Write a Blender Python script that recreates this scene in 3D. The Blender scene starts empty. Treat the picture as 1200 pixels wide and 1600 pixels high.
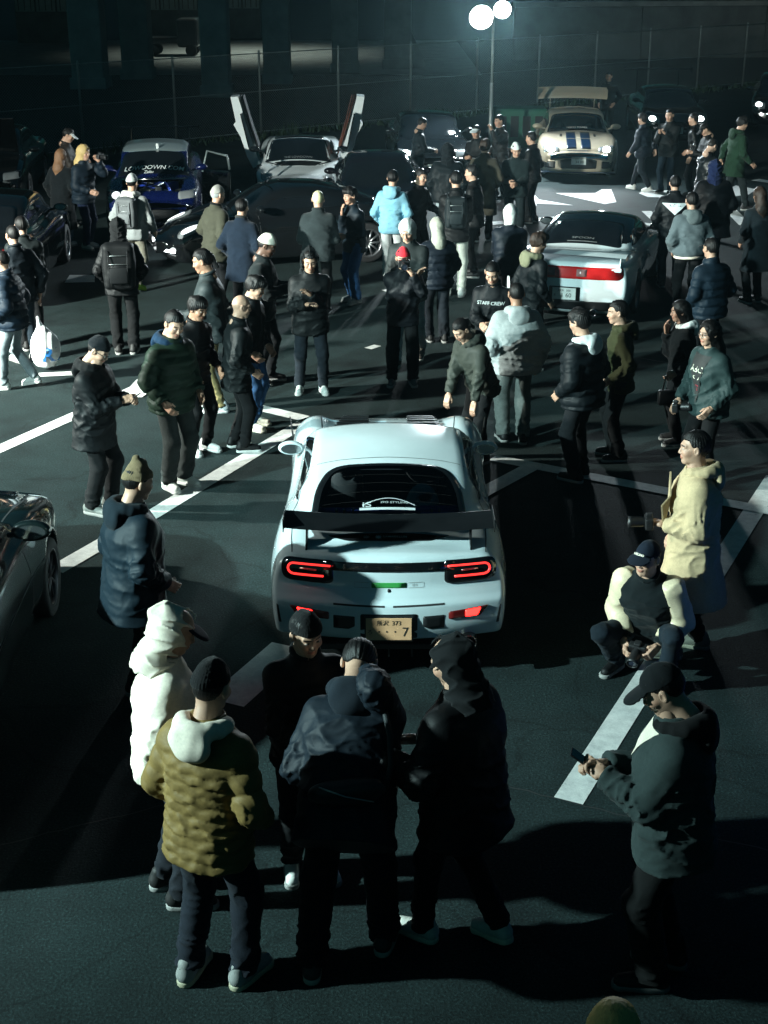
import bpy, bmesh, math, random
import numpy as np
from mathutils import Vector, Matrix, Euler
from mathutils.bvhtree import BVHTree

R = math.radians
random.seed(7)
RNG = np.random.default_rng(7)
scene = bpy.context.scene
COL = scene.collection

# ------------------------------------------------------------------ camera, sky, sun, exposure
CAM_H, PITCH, FPX = 5.0, R(22.0), 2200.0          # photograph is 1200 x 1600
cam_d = bpy.data.cameras.new('camera'); cam = bpy.data.objects.new('camera', cam_d); COL.objects.link(cam)
cam.location = (0, 0, CAM_H); cam.rotation_euler = (R(90) - PITCH, 0, 0)
cam_d.sensor_fit = 'VERTICAL'; cam_d.sensor_height = 36.0; cam_d.lens = 36.0 * FPX / 1600.0
cam_d.clip_start = 0.05; cam_d.clip_end = 2000
scene.camera = cam

world = bpy.data.worlds.new('World'); scene.world = world; world.use_nodes = True
wn = world.node_tree; wn.nodes.clear()
sky = wn.nodes.new('ShaderNodeTexSky'); sky.sky_type = 'NISHITA'; sky.sun_disc = False
SUN_EL, SUN_ROT = R(35.0), R(250)
sky.sun_elevation = SUN_EL; sky.sun_rotation = SUN_ROT
bgn = wn.nodes.new('ShaderNodeBackground'); bgn.inputs['Strength'].default_value = 0.011
won = wn.nodes.new('ShaderNodeOutputWorld')
glow = wn.nodes.new('ShaderNodeMix'); glow.data_type = 'RGBA'; glow.blend_type = 'MULTIPLY'; glow.inputs[0].default_value = 1.0
glow.inputs[7].default_value = (0.20, 1.0, 0.98, 1)            # city glow: teal night sky
wn.links.new(sky.outputs[0], glow.inputs[6]); wn.links.new(glow.outputs[2], bgn.inputs[0]); wn.links.new(bgn.outputs[0], won.inputs[0])

sun_d = bpy.data.lights.new('moon_light', 'SUN'); sun_d.energy = 0.004; sun_d.angle = R(0.5); sun_d.color = (0.7, 0.9, 1.0)
sun = bpy.data.objects.new('moon_light', sun_d); COL.objects.link(sun); sun.rotation_euler = (R(50), 0, R(-70))

vs = scene.view_settings
vs.view_transform = 'Standard'; vs.look = 'None'; vs.gamma = 1.0; vs.exposure = -0.3
try: vs.use_curve_mapping = False
except Exception: pass
LEFT_W, BACK_W, NEAR_W = 37000.0, 6500.0, 21000.0                    # floodlight lamps, watts
scene.cycles.use_denoising = True
scene.cycles.max_bounces = 5; scene.cycles.diffuse_bounces = 2; scene.cycles.glossy_bounces = 3
scene.cycles.transparent_max_bounces = 8; scene.cycles.sample_clamp_indirect = 3.0
scene.cycles.caustics_reflective = False; scene.cycles.caustics_refractive = False

# ------------------------------------------------------------------ pixels to places
_F = Vector((0, math.cos(PITCH), -math.sin(PITCH))); _U = Vector((0, math.sin(PITCH), math.cos(PITCH)))
def ray(px, py):
    return Vector((1, 0, 0)) * ((px - 600) / FPX) + _U * ((800 - py) / FPX) + _F
def at_z(px, py, z=0.0):
    d = ray(px, py); t = (z - CAM_H) / d.z
    return Vector((d.x * t, d.y * t, z))
def at_y(px, py, y):
    d = ray(px, py); t = y / d.y
    return Vector((d.x * t, y, CAM_H + d.z * t))
def project(p):
    q = Vector(p) - Vector((0, 0, CAM_H)); zc = q.dot(_F)
    return (600 + FPX * q.x / zc, 800 - FPX * q.dot(_U) / zc)

# ------------------------------------------------------------------ materials
MATS = {}
def _nodes(name):
    m = bpy.data.materials.new(name); m.use_nodes = True
    nt = m.node_tree; b = nt.nodes['Principled BSDF']
    return m, nt, b
def _coord(nt, scale=1.0, out='Object'):
    tc = nt.nodes.new('ShaderNodeTexCoord'); mp = nt.nodes.new('ShaderNodeMapping')
    mp.inputs['Scale'].default_value = (scale,) * 3 if not isinstance(scale, tuple) else scale
    nt.links.new(tc.outputs[out], mp.inputs[0]); return mp.outputs[0]
def _noise(nt, vec, scale, detail=3.0, rough=0.55):
    n = nt.nodes.new('ShaderNodeTexNoise'); n.inputs['Scale'].default_value = scale
    n.inputs['Detail'].default_value = detail; n.inputs['Roughness'].default_value = rough
    nt.links.new(vec, n.inputs['Vector']); return n
def _ramp(nt, fac, stops):
    r = nt.nodes.new('ShaderNodeValToRGB'); e = r.color_ramp.elements
    while len(e) < len(stops): e.new(0.5)
    for i, (p, c) in enumerate(stops):
        e[i].position = p; e[i].color = (*c, 1) if len(c) == 3 else c
    nt.links.new(fac, r.inputs[0]); return r.outputs[0]
def _bump(nt, b, h, strength, dist=0.01):
    n = nt.nodes.new('ShaderNodeBump'); n.inputs['Strength'].default_value = strength; n.inputs['Distance'].default_value = dist
    nt.links.new(h, n.inputs['Height']); nt.links.new(n.outputs[0], b.inputs['Normal'])
def plain(name, col, rough=0.5, metal=0.0, coat=0.0, spec=0.5, var=0.15, vscale=6.0, bump=0.0, bscale=80.0, sheen=0.0):
    """principled material with a little procedural variation in colour and gloss"""
    key = ('plain', name)
    if key in MATS: return MATS[key]
    m, nt, b = _nodes(name)
    v = _coord(nt)
    n = _noise(nt, v, vscale, 4.0)
    lo = tuple(c * (1 - var) for c in col); hi = tuple(min(1, c * (1 + var)) for c in col)
    nt.links.new(_ramp(nt, n.outputs[0], [(0.3, lo), (0.7, hi)]), b.inputs['Base Color'])
    mr = nt.nodes.new('ShaderNodeMapRange'); mr.inputs[3].default_value = max(0.02, rough * 0.85); mr.inputs[4].default_value = min(1, rough * 1.15)
    nt.links.new(n.outputs[0], mr.inputs[0]); nt.links.new(mr.outputs[0], b.inputs['Roughness'])
    b.inputs['Metallic'].default_value = metal; b.inputs['Coat Weight'].default_value = coat
    b.inputs['Coat Roughness'].default_value = 0.06; b.inputs['Specular IOR Level'].default_value = spec
    b.inputs['Sheen Weight'].default_value = sheen
    if bump > 0:
        nb = _noise(nt, v, bscale, 2.0); _bump(nt, b, nb.outputs[0], bump)
    MATS[key] = m; return m
def fabric(col, kind='cotton'):
    key = ('fab', tuple(round(c, 3) for c in col), kind)
    if key in MATS: return MATS[key]
    rough, sheen, bs, bst = {'cotton': (0.9, 0.04, 260, 0.25), 'nylon': (0.6, 0.0, 120, 0.12), 'knit': (0.95, 0.08, 130, 0.5),
                             'leather': (0.38, 0.0, 160, 0.15), 'denim': (0.88, 0.03, 320, 0.35), 'wool': (0.95, 0.06, 180, 0.4),
                             'hair': (0.5, 0.0, 90, 0.35), 'shoe': (0.6, 0.0, 150, 0.15)}[kind]
    m, nt, b = _nodes('fabric_' + kind)
    if max(col) < 0.11: col = tuple(c * (0.34 if max(col) < 0.03 else 0.48) for c in col)
    v = _coord(nt)
    n1 = _noise(nt, v, 5.0, 4.0); n2 = _noise(nt, v, 70.0, 2.0)
    mx = nt.nodes.new('ShaderNodeMath'); mx.operation = 'MULTIPLY_ADD'; mx.inputs[1].default_value = 0.65
    ma = nt.nodes.new('ShaderNodeMath'); ma.operation = 'MULTIPLY'; ma.inputs[1].default_value = 0.35
    nt.links.new(n2.outputs[0], ma.inputs[0]); nt.links.new(n1.outputs[0], mx.inputs[0]); nt.links.new(ma.outputs[0], mx.inputs[2])
    va = 0.35 if kind == 'denim' else 0.22
    nt.links.new(_ramp(nt, mx.outputs[0], [(0.3, tuple(c * (1 - va) for c in col)), (0.7, tuple(min(1, c * (1 + va)) for c in col))]), b.inputs['Base Color'])
    b.inputs['Roughness'].default_value = rough; b.inputs['Sheen Weight'].default_value = sheen
    b.inputs['Specular IOR Level'].default_value = 0.30 if kind in ('leather', 'hair', 'shoe') else 0.18
    if kind == 'hair':
        w = nt.nodes.new('ShaderNodeTexWave'); w.inputs['Scale'].default_value = 60; w.inputs['Distortion'].default_value = 9; w.bands_direction = 'X'
        nt.links.new(v, w.inputs['Vector']); _bump(nt, b, w.outputs[1], 0.35, 0.003)
    else:
        _bump(nt, b, _noise(nt, v, bs, 2.0).outputs[0], bst, 0.004)
    MATS[key] = m; return m
def emit(name, col, strength):
    key = ('emit', name)
    if key in MATS: return MATS[key]
    m, nt, b = _nodes(name)
    b.inputs['Base Color'].default_value = (*[min(1, c) for c in col], 1); b.inputs['Roughness'].default_value = 0.3
    n = _noise(nt, _coord(nt), 12.0)
    mr = nt.nodes.new('ShaderNodeMapRange'); mr.inputs[3].default_value = strength * 0.85; mr.inputs[4].default_value = strength * 1.1
    nt.links.new(n.outputs[0], mr.inputs[0]); nt.links.new(mr.outputs[0], b.inputs['Emission Strength'])
    b.inputs['Emission Color'].default_value = (*col, 1)
    MATS[key] = m; return m
def paint(name, col, rough=0.28, metal=0.0, coat=1.0):
    key = ('paint', name)
    if key in MATS: return MATS[key]
    m, nt, b = _nodes(name)
    v = _coord(nt); n = _noise(nt, v, 3.0, 5.0); d = _noise(nt, v, 40.0, 3.0)
    nt.links.new(_ramp(nt, n.outputs[0], [(0.3, tuple(c * 0.93 for c in col)), (0.75, tuple(min(1, c * 1.04) for c in col))]), b.inputs['Base Color'])
    mr = nt.nodes.new('ShaderNodeMapRange'); mr.inputs[3].default_value = rough * 0.7; mr.inputs[4].default_value = rough * 1.4
    nt.links.new(d.outputs[0], mr.inputs[0]); nt.links.new(mr.outputs[0], b.inputs['Roughness'])
    b.inputs['Metallic'].default_value = metal; b.inputs['Coat Weight'].default_value = coat; b.inputs['Coat Roughness'].default_value = 0.04
    MATS[key] = m; return m
def glass(name='car_glass', tint=(0.30, 0.36, 0.38), trans=0.85):
    key = ('glass', name)
    if key in MATS: return MATS[key]
    m, nt, b = _nodes(name); nt.nodes.remove(b)
    tr = nt.nodes.new('ShaderNodeBsdfTransparent'); tr.inputs[0].default_value = (*tint, 1)
    gl = nt.nodes.new('ShaderNodeBsdfGlossy'); gl.inputs['Roughness'].default_value = 0.03
    n = _noise(nt, _coord(nt), 8.0)
    mr = nt.nodes.new('ShaderNodeMapRange'); mr.inputs[3].default_value = 0.01; mr.inputs[4].default_value = 0.06
    nt.links.new(n.outputs[0], mr.inputs[0]); nt.links.new(mr.outputs[0], gl.inputs['Roughness'])
    fr = nt.nodes.new('ShaderNodeFresnel'); fr.inputs[0].default_value = 1.5
    mx = nt.nodes.new('ShaderNodeMixShader'); nt.links.new(fr.outputs[0], mx.inputs[0])
    nt.links.new(tr.outputs[0], mx.inputs[1]); nt.links.new(gl.outputs[0], mx.inputs[2])
    nt.links.new(mx.outputs[0], nt.nodes['Material Output'].inputs[0])
    MATS[key] = m; return m
def skin_mat():
    if 'skin' in MATS: return MATS['skin']
    m, nt, b = _nodes('skin')
    a = nt.nodes.new('ShaderNodeAttribute'); a.attribute_name = 'Col'
    n = _noise(nt, _coord(nt), 40.0, 3.0)
    mx = nt.nodes.new('ShaderNodeMix'); mx.data_type = 'RGBA'; mx.blend_type = 'MULTIPLY'; mx.inputs[0].default_value = 1.0
    nt.links.new(a.outputs[0], mx.inputs[6])
    nt.links.new(_ramp(nt, n.outputs[0], [(0.3, (0.88, 0.85, 0.84)), (0.7, (1, 1, 1))]), mx.inputs[7])
    nt.links.new(mx.outputs[2], b.inputs['Base Color'])
    b.inputs['Roughness'].default_value = 0.5; b.inputs['Specular IOR Level'].default_value = 0.4
    MATS['skin'] = m; return m

# ------------------------------------------------------------------ objects
def tag(o, label=None, cat=None, group=None, kind=None):
    if label: o['label'] = label
    if cat: o['category'] = cat
    if group: o['group'] = group
    if kind: o['kind'] = kind
    return o
def mesh_from(name, V, F, smooth=True, mats=(), mi=None, colors=None):
    me = bpy.data.meshes.new(name)
    V = np.asarray(V, np.float32)
    if isinstance(F, np.ndarray) and F.ndim == 2:
        n, k = F.shape
        me.vertices.add(len(V)); me.vertices.foreach_set('co', V.ravel())
        me.loops.add(n * k); me.loops.foreach_set('vertex_index', F.astype(np.int32).ravel())
        me.polygons.add(n); me.polygons.foreach_set('loop_start', np.arange(0, n * k, k, dtype=np.int32))
        me.polygons.foreach_set('loop_total', np.full(n, k, np.int32)); me.update(calc_edges=True)
    else:
        me.from_pydata([tuple(map(float, v)) for v in V], [], [tuple(int(i) for i in f) for f in F])
    for m in mats: me.materials.append(m)
    if mi is not None: me.polygons.foreach_set('material_index', np.asarray(mi, np.int32))
    me.polygons.foreach_set('use_smooth', np.full(len(me.polygons), bool(smooth)))
    if colors is not None:
        at = me.color_attributes.new('Col', 'FLOAT_COLOR', 'POINT')
        c = np.ones((len(V), 4), np.float32); c[:, :3] = colors; at.data.foreach_set('color', c.ravel())
    me.validate(); return me
def link(name, me, parent=None, mat=None, loc=None, rot=None, scale=None, matrix=None):
    o = bpy.data.objects.new(name, me); COL.objects.link(o)
    if parent is not None: o.parent = parent
    if matrix is not None: o.matrix_local = matrix
    else:
        if loc is not None: o.location = loc
        if rot is not None: o.rotation_euler = rot
        if scale is not None: o.scale = scale
    if mat is not None and me is not None:
        if len(me.materials) == 0: me.materials.append(mat)
        elif me.materials[0] is not mat:
            o.material_slots[0].link = 'OBJECT'; o.material_slots[0].material = mat
    return o
def empty(name, loc=(0, 0, 0), rz=0.0, parent=None):
    o = bpy.data.objects.new(name, None); COL.objects.link(o); o.location = loc; o.rotation_euler = (0, 0, rz)
    o.empty_display_size = 0.2
    if parent is not None: o.parent = parent
    return o

class MB:
    """collects boxes, tubes and prisms into one mesh"""
    def __init__(s): s.V = []; s.F = []
    def add(s, V, F):
        o = len(s.V); s.V += [tuple(map(float, v)) for v in V]; s.F += [tuple(int(i) + o for i in f) for f in F]; return s
    def box(s, c, d, rot=None, bev=0.0):
        x, y, z = (k / 2 for k in d)
        if bev > 0:
            bm = bmesh.new(); bmesh.ops.create_cube(bm, size=1.0)
            for v in bm.verts: v.co = Vector((v.co.x * d[0], v.co.y * d[1], v.co.z * d[2]))
            bmesh.ops.bevel(bm, geom=bm.edges[:], offset=bev, segments=2, affect='EDGES', profile=0.5)
            bm.verts.index_update()
            V = [v.co.copy() for v in bm.verts]; F = [[v.index for v in f.verts] for f in bm.faces]; bm.free()
        else:
            V = [Vector((a, b, e)) for a in (-x, x) for b in (-y, y) for e in (-z, z)]
            F = [(0, 1, 3, 2), (4, 6, 7, 5), (0, 4, 5, 1), (2, 3, 7, 6), (0, 2, 6, 4), (1, 5, 7, 3)]
        M = rot.to_matrix() if isinstance(rot, Euler) else (rot or Matrix.Identity(3))
        return s.add([M @ v + Vector(c) for v in V], F)
    def tube(s, pts, r, n=8, cap=True):
        pts = [Vector(p) for p in pts]; rs = r if isinstance(r, (list, tuple)) else [r] * len(pts)
        V = []; F = []; prev = None
        for i, p in enumerate(pts):
            d = (pts[min(i + 1, len(pts) - 1)] - pts[max(i - 1, 0)]).normalized()
            if prev is None:
                a = Vector((0, 0, 1)) if abs(d.z) < 0.9 else Vector((1, 0, 0)); u = d.cross(a).normalized()
            else: u = (prev - d * prev.dot(d)).normalized()
            prev = u; w = d.cross(u)
            for k in range(n):
                a = 2 * math.pi * k / n; V.append(p + (u * math.cos(a) + w * math.sin(a)) * rs[i])
        for i in range(len(pts) - 1):
            for k in range(n):
                k2 = (k + 1) % n; F.append((i * n + k, i * n + k2, (i + 1) * n + k2, (i + 1) * n + k))
        if cap:
            F.append(tuple(range(n - 1, -1, -1))); b = (len(pts) - 1) * n; F.append(tuple(range(b, b + n)))
        return s.add(V, F)
    def lathe(s, prof, n=32, axis='z', center=(0, 0, 0)):
        V = []; F = []; m = len(prof)
        for k in range(n):
            a = 2 * math.pi * k / n; c, q = math.cos(a), math.sin(a)
            for r, h in prof:
                p = {'z': (r * c, r * q, h), 'x': (h, r * c, r * q), 'y': (r * q, h, r * c)}[axis]
                V.append(Vector(p) + Vector(center))
        for k in range(n):
            k2 = (k + 1) % n
            for i in range(m - 1): F.append((k * m + i, k2 * m + i, k2 * m + i + 1, k * m + i + 1))
        return s.add(V, F)
    def prism(s, poly, z0, z1):
        n = len(poly); V = [(x, y, z0) for x, y in poly] + [(x, y, z1) for x, y in poly]
        F = [tuple(range(n - 1, -1, -1)), tuple(range(n, 2 * n))] + [(i, (i + 1) % n, n + (i + 1) % n, n + i) for i in range(n)]
        return s.add(V, F)
    def mesh(s, name, mat=None, smooth=False):
        me = bpy.data.meshes.new(name); me.from_pydata(s.V, [], s.F)
        if mat: me.materials.append(mat)
        if smooth: me.polygons.foreach_set('use_smooth', np.full(len(me.polygons), True))
        me.validate(); me.update(); return me
    def build(s, name, mat, parent=None, smooth=False, loc=None, rot=None, matrix=None):
        return link(name, s.mesh(name, mat, smooth), parent, loc=loc, rot=rot, matrix=matrix)

# ------------------------------------------------------------------ signed distances and their surface
def smin(a, b, k):
    h = np.clip(0.5 + 0.5 * (b - a) / k, 0, 1); return b * (1 - h) + a * h - k * h * (1 - h)
def smax(a, b, k): return -smin(-a, -b, k)
def limb(P, a, b, ra, rb):
    a = np.asarray(a, np.float32); ba = np.asarray(b, np.float32) - a; pa = P - a
    t = np.clip(pa @ ba / max(float(ba @ ba), 1e-9), 0, 1)
    return np.linalg.norm(pa - t[:, None] * ba, axis=1) - (ra + (rb - ra) * t)
def limb_t(P, a, b):
    a = np.asarray(a, np.float32); ba = np.asarray(b, np.float32) - a; pa = P - a
    t = np.clip(pa @ ba / max(float(ba @ ba), 1e-9), 0, 1)
    return t, np.linalg.norm(pa - t[:, None] * ba, axis=1)
def ellip(P, c, r):
    q = (P - np.asarray(c, np.float32)); r = np.asarray(r, np.float32)
    k0 = np.linalg.norm(q / r, axis=1); k1 = np.linalg.norm(q / (r * r), axis=1)
    return k0 * (k0 - 1) / np.maximum(k1, 1e-6)
def wob(P, f, seed=0):
    """cheap smooth noise in -1..1"""
    r = np.random.default_rng(seed); o = np.zeros(len(P), np.float32)
    for i in range(3):
        k = r.normal(size=3).astype(np.float32); k *= f * (0.8 + 0.5 * i) / np.linalg.norm(k)
        k2 = r.normal(size=3).astype(np.float32); k2 *= f * 0.6 / np.linalg.norm(k2)
        o += np.sin(P @ k + r.uniform(0, 6.28) + 1.7 * np.sin(P @ k2 + r.uniform(0, 6.28))) / (1 + 0.6 * i)
    return o / 2.1
def surfnet(f, lo, hi, h, project=1):
    lo = np.asarray(lo, np.float32); hi = np.asarray(hi, np.float32)
    n = np.maximum(np.ceil((hi - lo) / h).astype(int) + 1, 3)
    ax = [lo[i] + h * np.arange(n[i], dtype=np.float32) for i in range(3)]
    G = np.stack(np.meshgrid(*ax, indexing='ij'), -1).reshape(-1, 3)
    D = np.concatenate([f(g) for g in np.array_split(G, max(1, len(G) // 400000))]).reshape(n)
    ins = D < 0
    c = np.zeros(n - 1, np.int8)
    for dx in (0, 1):
        for dy in (0, 1):
            for dz in (0, 1): c += ins[dx:n[0] - 1 + dx, dy:n[1] - 1 + dy, dz:n[2] - 1 + dz]
    I = np.argwhere((c > 0) & (c < 8))
    if len(I) == 0: return np.zeros((0, 3), np.float32), np.zeros((0, 4), np.int32)
    idm = -np.ones(n - 1, np.int64); idm[tuple(I.T)] = np.arange(len(I))
    cor = [(dx, dy, dz) for dx in (0, 1) for dy in (0, 1) for dz in (0, 1)]
    vals = np.stack([D[I[:, 0] + a, I[:, 1] + b, I[:, 2] + e] for a, b, e in cor], 1)
    acc = np.zeros((len(I), 3), np.float32); cnt = np.zeros(len(I), np.float32)
    for i in range(8):
        for j in range(i + 1, 8):
            if sum(abs(cor[i][k] - cor[j][k]) for k in range(3)) != 1: continue
            a, b = vals[:, i], vals[:, j]; m = (a < 0) != (b < 0)
            t = np.where(m, a / np.where(m, a - b, 1), 0)[:, None]
            acc += m[:, None] * (np.array(cor[i]) + t * (np.array(cor[j]) - np.array(cor[i]))); cnt += m
    V = lo + h * (I + acc / cnt[:, None]); V = V.astype(np.float32)
    Q = []
    for axis in range(3):
        o1, o2 = [k for k in range(3) if k != axis]
        s0 = [slice(None)] * 3; s1 = [slice(None)] * 3
        s0[axis] = slice(0, n[axis] - 1); s1[axis] = slice(1, n[axis])
        for s in (s0, s1): s[o1] = slice(1, n[o1] - 1); s[o2] = slice(1, n[o2] - 1)
        A, B = ins[tuple(s0)], ins[tuple(s1)]
        E = np.argwhere(A != B)
        if len(E) == 0: continue
        fl = A[tuple(E.T)]
        base = E.copy(); base[:, o1] += 1; base[:, o2] += 1
        def cid(d1, d2):
            q = base.copy(); q[:, o1] += d1; q[:, o2] += d2; return idm[tuple(q.T)]
        q = np.stack([cid(-1, -1), cid(0, -1), cid(0, 0), cid(-1, 0)], 1)
        if axis == 1: fl = ~fl
        q[~fl] = q[~fl][:, ::-1]; Q.append(q)
    Q = np.concatenate(Q); Q = Q[(Q >= 0).all(1)]
    for _ in range(project):
        e = h * 0.2; d0 = f(V)
        g = np.stack([f(V + np.eye(3, dtype=np.float32)[k] * e) - d0 for k in range(3)], 1) / e
        st = d0[:, None] * g / np.maximum((g * g).sum(1, keepdims=True), 0.2)
        V = V - np.clip(st, -0.5 * h, 0.5 * h)
    return V.astype(np.float32), Q.astype(np.int32)
def pchip(pts):
    x = np.array([p[0] for p in pts], float); y = np.array([p[1] for p in pts], float)
    h = np.diff(x); d = np.diff(y) / h; m = np.zeros_like(y)
    for i in range(1, len(x) - 1):
        if d[i - 1] * d[i] > 0:
            w1, w2 = 2 * h[i] + h[i - 1], h[i] + 2 * h[i - 1]; m[i] = (w1 + w2) / (w1 / d[i - 1] + w2 / d[i])
    m[0], m[-1] = d[0], d[-1]
    def f(q):
        q = np.clip(q, x[0], x[-1]); i = np.clip(np.searchsorted(x, q) - 1, 0, len(x) - 2); t = (q - x[i]) / h[i]
        return ((2 * t ** 3 - 3 * t ** 2 + 1) * y[i] + (t ** 3 - 2 * t ** 2 + t) * h[i] * m[i]
                + (-2 * t ** 3 + 3 * t ** 2) * y[i + 1] + (t ** 3 - t ** 2) * h[i] * m[i + 1]).astype(np.float32)
    return f
# ------------------------------------------------------------------ people: shared pieces
TPL = {}
def _head_sdf(P):
    Q = P.copy(); Q[:, 0] = np.abs(Q[:, 0])
    d = ellip(Q, (0, -0.014, 0.028), (0.075, 0.097, 0.096))
    d = smin(d, ellip(Q, (0, 0.022, -0.050), (0.060, 0.070, 0.066)), 0.035)
    d = smin(d, limb(Q, (0, 0.070, -0.096), (0.018, 0.062, -0.094), 0.021, 0.018), 0.025)
    d = smin(d, ellip(Q, (0.040, 0.058, -0.022), (0.026, 0.030, 0.026)), 0.025)
    d = smin(d, limb(Q, (0, 0.084, 0.032), (0.042, 0.068, 0.030), 0.014, 0.012), 0.02)
    d = smax(d, -ellip(Q, (0.032, 0.104, 0.010), (0.019, 0.017, 0.012)), 0.012)
    d = smin(d, ellip(Q, (0.031, 0.079, 0.009), (0.014, 0.012, 0.0095)), 0.006)
    d = smin(d, limb(Q, (0, 0.086, 0.016), (0, 0.104, -0.026), 0.008, 0.0115), 0.012)
    d = smin(d, ellip(Q, (0.012, 0.094, -0.030), (0.009, 0.011, 0.008)), 0.008)
    d = smin(d, ellip(Q, (0.0, 0.090, -0.054), (0.024, 0.011, 0.006)), 0.008)
    d = smin(d, ellip(Q, (0.0, 0.089, -0.066), (0.020, 0.011, 0.007)), 0.007)
    d = smin(d, smax(ellip(Q, (0.083, -0.010, 0.000), (0.013, 0.022, 0.034)), -ellip(Q, (0.096, 0.0, 0.002), (0.010, 0.012, 0.020)), 0.006), 0.008)
    d = smin(d, limb(Q, (0, -0.018, -0.06), (0, -0.034, -0.19), 0.054, 0.062), 0.03)
    return d
def _skull(P, off): return ellip(P, (0, -0.014, 0.028), (0.075 + off, 0.098 + off, 0.096 + off))
def _tpl(key, f, lo, hi, h):
    if key not in TPL: TPL[key] = surfnet(f, lo, hi, h, 2)
    return TPL[key]
def head_tpl(): return _tpl('head', _head_sdf, (-0.12, -0.14, -0.25), (0.12, 0.15, 0.15), 0.0055)
def hand_tpl(curl):
    def f(P):
        q = P - np.array((0, 0.048, 0), np.float32); b = np.abs(q) - np.array((0.030, 0.040, 0.005), np.float32)
        d = np.linalg.norm(np.maximum(b, 0), axis=1) + np.minimum(b.max(1), 0) - 0.010
        for x, L in ((-0.031, 0.066), (-0.0105, 0.076), (0.0105, 0.070), (0.031, 0.054)):
            p = np.array((x, 0.088, 0.0)); a = curl * 0.55
            for k, fr in enumerate((0.46, 0.30, 0.24)):
                q2 = p + L * fr * np.array((x * 0.8, math.cos(a), -math.sin(a))); 
                d = smin(d, limb(P, p, q2, 0.0092 - 0.001 * k, 0.0085 - 0.001 * k), 0.005); p = q2; a += curl
        d = smin(d, limb(P, (-0.022, 0.015, -0.004), (-0.048, 0.050, -0.018), 0.015, 0.011), 0.012)
        d = smin(d, limb(P, (-0.048, 0.050, -0.018), (-0.044 + 0.01 * curl, 0.086, -0.030 - 0.01 * curl), 0.010, 0.0078), 0.005)
        return smin(d, limb(P, (0, 0.02, 0), (0, -0.06, 0), 0.024, 0.027), 0.02)
    return _tpl(('hand', curl), f, (-0.09, -0.10, -0.11), (0.07, 0.19, 0.05), 0.0055)

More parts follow.
